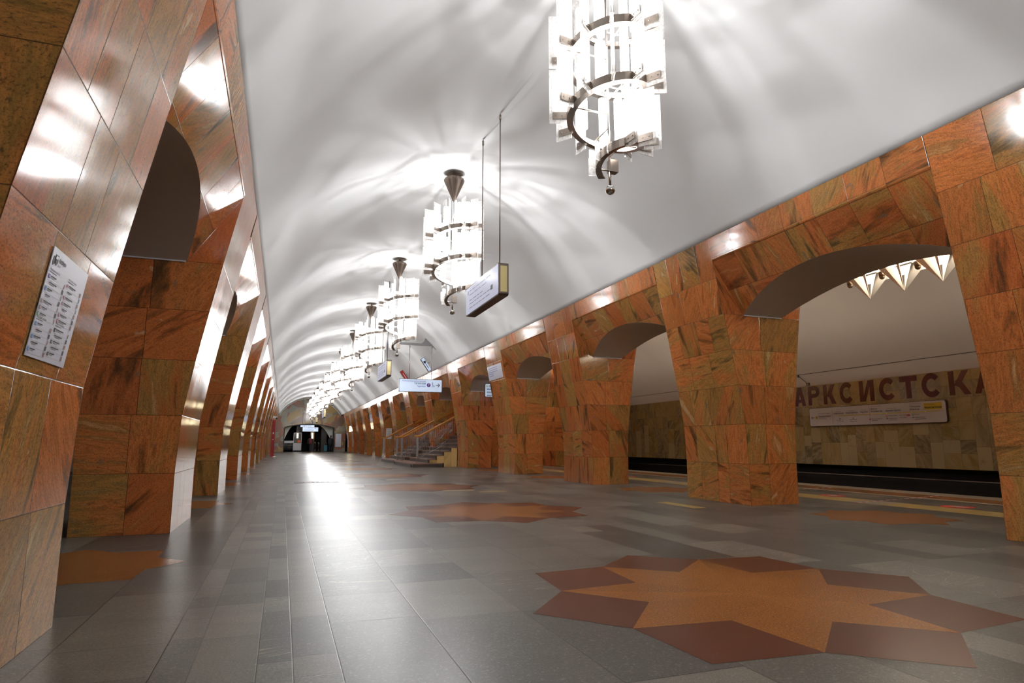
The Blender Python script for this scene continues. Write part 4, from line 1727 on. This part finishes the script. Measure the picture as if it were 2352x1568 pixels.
def bus_block(u, v, w_, cols, rows):
    p.text('txt_dark', 'Остановка A' if False else 'Автобусная остановка', u, v, .013, .0004, w_ * .55, h=.0012)
    p.rect('txt_grey', u, v + .005, u + w_ * .4, v + .008, .001)
    for r_i in range(rows):
        y = v + .018 + r_i * .0265
        if cols[r_i]:
            p.rect(cols[r_i], u + .002, y, u + .022, y + .017, .001)
            p.rect('poster', u + .009, y + .005, u + .015, y + .012, .002)
        else:
            p.rect('red', u + .024, y + .002, u + .029, y + .007, .001)
        q_ = R.uniform(.05, .1)
        p.rect('txt_dark', u + .03, y + .001, u + .03 + q_, y + .006, .001)
        p.rect('txt_grey', u + .03, y + .009, u + .03 + q_ * .7, y + .0115, .001)
        p.rect('txt_grey', u, y + .0225, u + w_, y + .0232, .001)
        p.rect('txt_dark' if r_i % 2 else 'brownsq', u + w_ - R.choice((.01, .02, .02)), y + .001, u + w_ - .002, y + .020, .001)


bus_block(.02, .095, .21, ['purple', None, 'bluesq', None, 'brownsq', 'brownsq', 'green'], 7)
bus_block(.245, .085, .21, ['pink', None, 'pink', 'pink', None, 'pink', 'pink'], 7)
bus_block(.03, .295, .20, ['bluesq', None, 'bluesq', None, 'bluesq'], 5)
bus_block(.25, .285, .20, ['txt_dark', None, 'txt_dark', None, 'txt_dark'], 5)
p.done(root)

# banner sheet on a stair-side pylon
xa, xb = XC + wh(2.89) - .004, XC + wh(3.33) - .004
y0b, y1b = 17.85, 19.22
root = empty('information_banner', (xa, y0b, 2.89), 0, 'pale lilac information banner across the third stair-side pylon', 'banner')
bm = bmesh.new()
q = [Vector((xb, y1b, 3.33)), Vector((xb, y0b, 3.33)), Vector((xa, y0b, 2.89)), Vector((xa, y1b, 2.89))]
A_ = [bm.verts.new(v - root.location) for v in q]
B_ = [bm.verts.new(v - root.location + Vector((-.004, 0, -.001))) for v in q]
bm.faces.new(A_)
bm.faces.new(B_[::-1])
for i in range(4):
    bm.faces.new((A_[i], A_[(i + 1) % 4], B_[(i + 1) % 4], B_[i]))
obj_from_bm('sheet', bm, M['poster'], root)
dvb = Vector((xa - xb, 0, -.44)).normalized()
p = Print((xb - .004, y1b, 3.33), (0, -1, 0), dvb, Vector((-1, 0, -.2)).normalized())
for j in range(5):
    p.rect('txt_blue', .12, .07 + j * .06, .12 + (.85 if j < 3 else .4), .085 + j * .06)
p.done(root)

# light box glimpsed behind the third passage pylon
root = face_sign(6.76, 7.9, 21.6, 2.555, 3.04, 'white exit list light box partly hidden behind the third stair-side pylon')
p = Print((6.76, 21.6 - .0645, 3.04), (1, 0, 0), (0, 0, -1), (0, -1, 0))
p.rect('yellow', .06, .06, .1, .14)
for j in range(4):
    p.rect('txt_teal', .06 if j else .13, .07 + j * .11, .36, .1 + j * .11)
    p.rect('txt_blue', .06 if j else .13, .115 + j * .11, .26, .13 + j * .11)
p.done(root)
for xx in (6.95, 7.7):
    bm = bmesh.new()
    tube(bm, (xx - 7.33, 0, .48), (xx - 7.33, 0, .64), .01, 8)
    obj_from_bm('rod', bm, M['metal'], root)

# notice on the jamb behind the stairs
root = empty('notice', (6.68, YR + 7 * P - .004, 1.2), 0, 'white notice with a yellow heading on a pylon side behind the stair railing', 'notice')
bm = bmesh.new()
box(bm, -.19, .19, -.012, 0, 0, .71)
obj_from_bm('sheet', bm, M['white'], root)
p = Print((6.49, YR + 7 * P - .018, 1.91), (1, 0, 0), (0, 0, -1), (0, -1, 0))
p.rect('yellow', .15, .17, .28, .23)
p.rect('red', .06, .06, .09, .10)
p.rect('txt_grey', .12, .07, .28, .085)
for j in range(5):
    p.rect('txt_grey', .12, .28 + j * .07, .30, .292 + j * .07)
p.done(root)

# floor sign strip
root = empty('floor_banner', (.8, 15.8, .002), 0, 'dark brown wayfinding sticker lying on the grey floor', 'sticker')
bm = bmesh.new()
box(bm, -.5, .5, -.30, .30, 0, .002)
obj_from_bm('sheet', bm, M['riser'], root)
p = Print((.3, 16.1, .004), (1, 0, 0), (0, -1, 0), (0, 0, 1))
for u0, u1 in ((.24, .40), (.45, .50), (.56, .60), (.80, .88)):
    p.rect('whitep', u0, .25, u1, .42)
p.line('whitep', .68, .33, .74, .33, .05)
p.done(root)
# red distance stickers and striped tapes on the platform
for i, (x, y) in enumerate(((9.19, 6.54), (9.14, 8.70), (9.16, 15.6), (9.16, 20.8), (9.16, 18.4))):
    root = empty('floor_sticker', (x, y, .001), 0, ('round red distance sticker near the first passage, the closer one', 'round red distance sticker near the first passage, the farther one', 'round red distance sticker by the second passage', 'round red distance sticker by the third passage', 'round red distance sticker between second and third passage')[i], 'sticker', 'round red floor stickers')
    bm = bmesh.new()
    bmesh.ops.create_cone(bm, cap_ends=True, segments=32, radius1=.21, radius2=.21, depth=.0016)
    obj_from_bm('disc', bm, M['red'], root)
    p = Print((x - .2, y + .2, .003), (1, 0, 0), (0, -1, 0), (0, 0, 1))
    for s_ in (-1, 1):
        p.disc('whitep', .2 + s_ * .045, .20, .075, ru=.026)
        p.disc('whitep', .2 + s_ * .045, .31, .03, ru=.022)
    p.text('yellow', 'Держите дистанцию', .2, .09, .035, .0005, .22, 'C')
    p.done(root)
for i, (x0, y0, x1, y1) in enumerate(((8.31, 7.50, 10.82, 8.01), (8.31, 10.0, 10.72, 10.22), (8.25, 5.0, 10.8, 5.55))):
    root = empty('floor_tape', (x0, y0, .001), 0, ('striped red and white floor tape between the two nearer red stickers', 'striped red and white floor tape beyond the farther red sticker', 'striped floor tape at the foot of the nearest stair-side pylon')[i], 'tape', 'striped tapes on the platform floor')
    d = Vector((x1 - x0, y1 - y0, 0))
    n = 26
    p = Print((x0, y0, .002), d.normalized(), d.normalized().cross(Vector((0, 0, 1))), (0, 0, 1))
    l = d.length
    for k in range(n):
        p.rect('whitep' if k % 2 else 'red', l * k / n, -.02, l * (k + 1) / n, .02, 0)
    p.done(root, 'stripe')

# ------------------------------------------------------------------ far end of the hall
YE = END_Y
bm = bmesh.new()
yo = .15
OX0, OX1, OZ, OC = .12, 5.34, 2.66, 3.02
n = 32


def op_z(x):
    hw_ = (OX1 - OX0) / 2
    s_ = OC - OZ
    rr = (hw_ ** 2 + s_ ** 2) / (2 * s_)
    return OC - (rr - math.sqrt(rr * rr - (x - (OX0 + OX1) / 2) ** 2))


def slabwall(bm, x0, x1, zf0, zf1, m_=1):
    for i in range(m_):
        xa, xb = x0 + (x1 - x0) * i / m_, x0 + (x1 - x0) * (i + 1) / m_
        c = [(xa, zf0(xa)), (xb, zf0(xb)), (xb, zf1(xb)), (xa, zf1(xa))]
        prism(bm, c, 'Y', YE, YE + .6)


slabwall(bm, -1.1, OX0, lambda x: 0, lambda x: 4.0, 1)
slabwall(bm, OX1, 6.6, lambda x: 0, lambda x: 4.0, 1)
slabwall(bm, OX0, OX1, op_z, lambda x: 4.0, n)
slabwall(bm, XC - 3.2, XC + 3.2, lambda x: 4.0, lambda x: vault_pt(x) + .05, n)
tag(obj_from_bm('wall_end', bm, M['inlay']), kind='structure')
bm = bmesh.new()
pts = [(XC + (VR - .03) * math.sin(a0 * (2 * i / 40 - 1)), VZ + (VR - .03) * math.cos(a0 * (2 * i / 40 - 1))) for i in range(41)]
for p0, p1 in zip(pts, pts[1:]):
    tube(bm, (p0[0], YE - .05, p0[1]), (p1[0], YE - .05, p1[1]), .035, 8, caps=False)
tag(obj_from_bm('trim_4', bm, M['paint']), kind='structure')
bm = bmesh.new()
box(bm, OX0 - .03, OX0 + .04, YE - .03, YE + .65, 0, OZ)
box(bm, OX1 - .04, OX1 + .05, YE - .03, YE + .65, 0, OZ)
for i in range(n):
    xa, xb = OX0 + (OX1 - OX0) * i / n, OX0 + (OX1 - OX0) * (i + 1) / n
    prism(bm, [(xa, op_z(xa) - .05), (xb, op_z(xb) - .05), (xb, op_z(xb) + .03), (xa, op_z(xa) + .03)], 'Y', YE - .03, YE + .65)
tag(obj_from_bm('trim_5', bm, M['darkgrey']), kind='structure')
# escalator hall behind
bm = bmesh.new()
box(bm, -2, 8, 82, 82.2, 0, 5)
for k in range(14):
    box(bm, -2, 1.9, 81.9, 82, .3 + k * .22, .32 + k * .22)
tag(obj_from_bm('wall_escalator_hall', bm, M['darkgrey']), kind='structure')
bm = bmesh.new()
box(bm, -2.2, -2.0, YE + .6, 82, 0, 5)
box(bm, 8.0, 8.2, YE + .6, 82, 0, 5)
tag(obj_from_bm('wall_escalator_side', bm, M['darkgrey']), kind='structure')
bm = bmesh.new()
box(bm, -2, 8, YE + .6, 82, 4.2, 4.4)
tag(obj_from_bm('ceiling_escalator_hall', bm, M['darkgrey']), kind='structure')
bm = bmesh.new()
box(bm, -2, 8, YE + .2, 82, -.1, -.001)
tag(obj_from_bm('floor_escalator_hall', bm, M['floor']), kind='structure')
# pale curved soffits of the three escalator tunnels, seen at both edges of the opening
for i, (xm, s_) in enumerate(((.12, 1), (5.34, -1))):
    bm = bmesh.new()
    pts = [(xm, 1.25 if i == 0 else .95)]
    for k in range(9):
        t = k / 8
        pts.append((xm + s_ * (1.15 if i == 0 else 1.75) * t, (1.25 if i == 0 else .95) + (3.0 - (1.25 if i == 0 else .95)) * math.sin(t * PI / 2) ** .9))
    pts.append((xm, 3.0))
    prism(bm, pts, 'Y', YE + 2.0, YE + 2.3)
    tag(obj_from_bm('trim_6' if i == 0 else 'trim_7', bm, M['paint']), kind='structure')
for i, x in enumerate((1.75, 4.45)):
    bm = bmesh.new()
    box(bm, x - .3, x + .3, YE + 3, YE + 3.5, 0, 4.2)
    tag(obj_from_bm('wood_pillar', bm, M['floor_brown']), ('brown clad pillar behind the attendant booth', 'brown clad pillar beside the escalator in the far opening')[i], 'pillar')


# wall lamps
def wall_lamp(x, y, z0, z1, label, rz=0):
    root = empty('wall_lamp', (x, y, z0), rz, label, 'lamp')
    bm = bmesh.new()
    tube(bm, (0, 0, 0), (0, 0, z1 - z0), .075, 14)
    obj_from_bm('diffuser', bm, M['lampglow'], root)
    bm = bmesh.new()
    box(bm, -.05, .05, .0, .14, .02, z1 - z0 - .02)
    obj_from_bm('back_plate', bm, M['signside'], root)


wall_lamp(1.54, YE + 1.6, 1.5, 2.0, 'glowing wall lamp shining through the attendant booth')
wall_lamp(3.12, YE + 1.6, 1.45, 2.10, 'glowing wall lamp above the walking red-jacketed person')
wall_lamp(6.26, 64.6, 2.08, 2.58, 'glowing upright tube on a distant stair-side pylon')  # bright upright mark on the pylon, built as a glowing tube
bm = bmesh.new()
box(bm, 2.9, 3.35, YE + 1.75, YE + 2.0, 0, 3.4)
box(bm, 1.4, 1.7, YE + 1.75, YE + 2.0, 0, 3.4)
tag(obj_from_bm('lamp_pier', bm, M['floor_orange']), 'narrow ochre piers carrying the two glowing lamps', 'pier')

# booth
root = empty('attendant_booth', (1.54, YE + .8, 0), 0, 'grey attendant booth with glass front and orange sticker at the escalators', 'booth')
bm = bmesh.new()
box(bm, -.44, .44, -.4, .4, .0, .16)
obj_from_bm('plinth', bm, M['black'], root)
bm = bmesh.new()
box(bm, -.42, .42, -.4, .4, .16, .95)
for sx_ in (-.42, .38):
    for sy in (-.4, .36):
        box(bm, sx_, sx_ + .04, sy, sy + .04, .95, 2.02)
box(bm, -.44, .44, -.42, .42, 2.02, 2.08)
obj_from_bm('frame', bm, M['booth'], root)
for ya, yb in ((-.395, -.387), (.387, .395)):
    bm = bmesh.new()
    box(bm, -.38, .38, ya, yb, .95, 2.02)
    obj_from_bm('window', bm, M['glass'], root)
bm = bmesh.new()
prism(bm, [(0, 1.0), (.32, 1.0), (.34, 1.2), (.17, 1.33), (-.02, 1.2)], 'Y', -.405, -.398)
obj_from_bm('orange_sticker', bm, M['orange'], root)
# fence
root = empty('barrier', (.63, YE + .35, 0), 0, 'grey mesh barrier standing beside the attendant booth', 'barrier')
bm = bmesh.new()
box(bm, -.46, .46, -.02, .02, .95, 1.2)
obj_from_bm('top_panel', bm, M['steel'], root)
for k in range(10):
    bm = bmesh.new()
    tube(bm, (-.45 + k * .1, 0, .3), (-.45 + k * .1, 0, .95), .012, 6)
    obj_from_bm('bar', bm, M['steel'], root)
bm = bmesh.new()
for z in (.3, .5, .72):
    tube(bm, (-.46, 0, z), (.46, 0, z), .014, 6)
for x in (-.46, .46):
    tube(bm, (x, 0, 0), (x, 0, .95), .02, 8)
obj_from_bm('frame', bm, M['steel'], root)
# escalator handrails
for i, x in enumerate((3.42, 3.8)):
    bm = bmesh.new()
    pts = [(x, YE + 3.5, 1.0)] + [(x, YE + .9 + .5 * math.cos(a), .62 + .42 * math.sin(a)) for a in [PI / 2 + k * PI / 8 for k in range(9)]]
    path_tube(bm, pts, .045, 8)
    box(bm, x - .03, x + .03, YE + .6, YE + 3.5, .1, .92)
    tag(obj_from_bm('escalator_balustrade', bm, M['rail']), ('dark rounded escalator balustrade beside the walking person', 'dark rounded escalator balustrade nearer the suitcase')[i], 'balustrade', 'escalator balustrades')
# signs over the opening
root = face_sign(1.72, 3.18, YE - .9, 2.66, 2.90, 'narrow lit sign above the larger one at the far opening', tk=.1)
p = Print((1.72, YE - .955, 2.90), (1, 0, 0), (0, 0, -1), (0, -1, 0))
p.rect('txt_grey', .62, 0, .64, .24)
p.rect('txt_blue', .2, .1, .56, .13)
p.rect('txt_blue', .7, .1, 1.1, .13)
p.done(root)
for xx in (-.5, .5):
    bm = bmesh.new()
    tube(bm, (xx, 0, .2), (xx, 0, vault_pt(2.45 + xx) - 2.66), .012, 6)
    obj_from_bm('rod', bm, M['metal'], root)
root = face_sign(1.94, 3.56, YE - 1.6, 2.17, 2.65, 'larger lit blue-white sign hanging in front of the far opening')
p = Print((1.94, YE - 1.665, 2.65), (1, 0, 0), (0, 0, -1), (0, -1, 0))
p.rect('brownsq', 1.22, .06, 1.38, .12)
p.rect('txt_blue', 1.42, .06, 1.52, .1)
for j in range(3):
    p.rect('txt_blue', .55 if j == 0 else .12, .08 + j * .13, 1.15, .105 + j * .13)
p.done(root)
for xx in (-.6, .6):
    bm = bmesh.new()
    tube(bm, (xx, 0, .4), (xx, 0, vault_pt(2.75 + xx) - 2.17), .012, 6)
    obj_from_bm('rod', bm, M['metal'], root)
# white notice board by the opening
root = empty('notice_board', (5.83, YE - .02, .53), 0, 'blank white notice board on the mosaic wall beside the far opening', 'board')
bm = bmesh.new()
box(bm, -.31, .31, -.03, 0, 0, 1.44)
obj_from_bm('board_frame', bm, M['white'], root)
bm = bmesh.new()
box(bm, -.28, .28, -.034, -.028, .03, 1.41)
obj_from_bm('sheet', bm, M['poster'], root)

# red column with surveillance camera
root = empty('emergency_column', (-.63, 46.45, 0), 0, 'slim red help column standing by the far pylons', 'column')
bm = bmesh.new()
box(bm, -.11, .11, -.1, .1, .03, 2.5)
obj_from_bm('body', bm, M['redpaint'], root)
bm = bmesh.new()
bmesh.ops.create_cone(bm, cap_ends=True, segments=24, radius1=.32, radius2=.30, depth=.03, matrix=Matrix.Translation((0, 0, .015)))
obj_from_bm('base', bm, M['steel'], root)
bm = bmesh.new()
box(bm, -.03, .03, -.106, -.098, 1.55, 1.66)
box(bm, -.03, .03, -.106, -.098, 1.15, 1.19)
obj_from_bm('call_panel', bm, M['whitep'], root)
root = empty('surveillance_camera', (-.60, 46.4, 2.5), 0, 'white surveillance camera on top of the red help column', 'camera')
bm = bmesh.new()
tube(bm, (0, 0, 0), (0, 0, .1), .03, 8)
box(bm, -.13, .14, -.12, .12, .1, .26, mtx=Matrix.Rotation(.15, 4, 'Y'))
obj_from_bm('housing', bm, M['whitep'], root)
bm = bmesh.new()
tube(bm, (.12, -.1, .13), (.14, -.16, .11), .05, 10)
obj_from_bm('lens', bm, M['black'], root)


# ------------------------------------------------------------------ people
def person(loc, rz, joints, cloth, label, coat=None, hair=True):
    root = empty('person', loc, rz, label, 'person')
    me = bpy.data.meshes.new('body')
    names = list(joints)
    vs = [joints[k][0] for k in names]
    ed = [(names.index(joints[k][1]), names.index(k)) for k in names if joints[k][1]]
    me.from_pydata(vs, ed, [])
    o = link(bpy.data.objects.new('body', me), root)
    sk = o.modifiers.new('skin', 'SKIN')
    for i, k in enumerate(names):
        me.skin_vertices[0].data[i].radius = joints[k][2]
    me.skin_vertices[0].data[0].use_root = True
    o.modifiers.new('sub', 'SUBSURF').levels = 1
    o.modifiers['sub'].render_levels = 2
    me.materials.append(cloth)
    return root, o


def joints_for(step, arm):
    J = {}
    J['pelvis'] = ((0, 0, .95), None, (.15, .12))
    J['waist'] = ((0, 0, 1.10), 'pelvis', (.14, .11))
    J['chest'] = ((0, 0, 1.34), 'waist', (.175, .12))
    J['neck'] = ((0, .0, 1.50), 'chest', (.055, .055))
    J['head0'] = ((0, -.01, 1.58), 'neck', (.075, .085))
    J['head1'] = ((0, -.01, 1.70), 'head0', (.072, .085))
    for s, sg in (('l', -1), ('r', 1)):
        a = arm * sg
        J['sh' + s] = ((sg * .19, 0, 1.43), 'chest', (.06, .06))
        J['el' + s] = ((sg * .25, a * .10, 1.15), 'sh' + s, (.045, .045))
        J['wr' + s] = ((sg * .25, a * .16 - .06, .91), 'el' + s, (.032, .032))
        J['ha' + s] = ((sg * .25, a * .17 - .07, .83), 'wr' + s, (.035, .02))
        J['hi' + s] = ((sg * .095, 0, .88), 'pelvis', (.10, .10))
        J['kn' + s] = ((sg * .10, -step * sg * .5 - .02, .50), 'hi' + s, (.065, .065))
        J['an' + s] = ((sg * .10, -step * sg + .02, .09), 'kn' + s, (.042, .042))
        J['to' + s] = ((sg * .11, -step * sg - .13, .04), 'an' + s, (.04, .03))
    return J


def dress(root, jacket, trouser_mat, long_coat, look):
    # face side is local -Y * look
    bm = bmesh.new()
    rings = [(1.50, .075, .07), (1.45, .16, .10), (1.38, .215, .135), (1.15, .19, .135), (.98, .20, .15), (.86 if not long_coat else .60, .215, .165)]
    n = 20
    rows = [[bm.verts.new((a * math.cos(2 * PI * i / n), b * math.sin(2 * PI * i / n), z)) for i in range(n)] for z, a, b in rings]
    for A_, B_ in zip(rows, rows[1:]):
        for i in range(n):
            bm.faces.new((A_[i], A_[(i + 1) % n], B_[(i + 1) % n], B_[i])).smooth = True
    o = obj_from_bm('jacket', bm, jacket, root)
    md = o.modifiers.new('th', 'SOLIDIFY')
    md.thickness = .01
    bm = bmesh.new()
    sphere(bm, (0, .012 * look, 1.71), .098, 14, 10, (.92, 1.0, .95))
    obj_from_bm('hair', bm, M['hair'], root)
    bm = bmesh.new()
    sphere(bm, (0, -.035 * look, 1.66), .085, 14, 10, (.85, .85, 1.15))
    sphere(bm, (0, -.115 * look, 1.655), .016, 8, 6, (1, 1, 1.4))
    for s in (-1, 1):
        sphere(bm, (s * .078, -.01 * look, 1.66), .018, 8, 6, (.5, 1, 1.5))
    obj_from_bm('face', bm, M['skin'], root)
    bm = bmesh.new()
    for s in (-1, 1):
        sphere(bm, (s * .03, -.105 * look, 1.68), .009, 8, 6)
    sphere(bm, (0, -.106 * look, 1.61), .014, 8, 6, (1.4, .5, .4))
    obj_from_bm('eyes_and_mouth', bm, M['hair'], root)


rt, ob = person((2.84, YE - 1.0, 0), PI * .9, joints_for(.22, 1), M['trouser'], 'blurred person in a dark red jacket walking towards the escalators')
dress(rt, M['jacket_red'], M['trouser'], False, 1)
rt, ob = person((4.98, YE - .6, 0), PI * 1.05, joints_for(.08, .3), M['trouser'], 'person in a long black coat standing beside a teal bag')
dress(rt, M['jacket_black'], M['trouser'], True, 1)
root = empty('trolley_bag', (4.48, YE - .5, 0), 0, 'teal trolley bag standing next to the black-coated person', 'bag')
bm = bmesh.new()
box(bm, -.17, .17, -.12, .12, .08, .72)
bmesh.ops.bevel(bm, geom=bm.edges[:], offset=.03, segments=2, affect='EDGES')
obj_from_bm('body', bm, M['cart'], root)
bm = bmesh.new()
path_tube(bm, [(-.1, .1, .7), (-.1, .1, .95), (.1, .1, .95), (.1, .1, .7)], .012, 8)
obj_from_bm('handle', bm, M['steel'], root)
for s in (-1, 1):
    bm = bmesh.new()
    tube(bm, (s * .15 - .015, 0, .05), (s * .15 + .015, 0, .05), .05, 14)
    obj_from_bm('wheel', bm, M['black'], root)
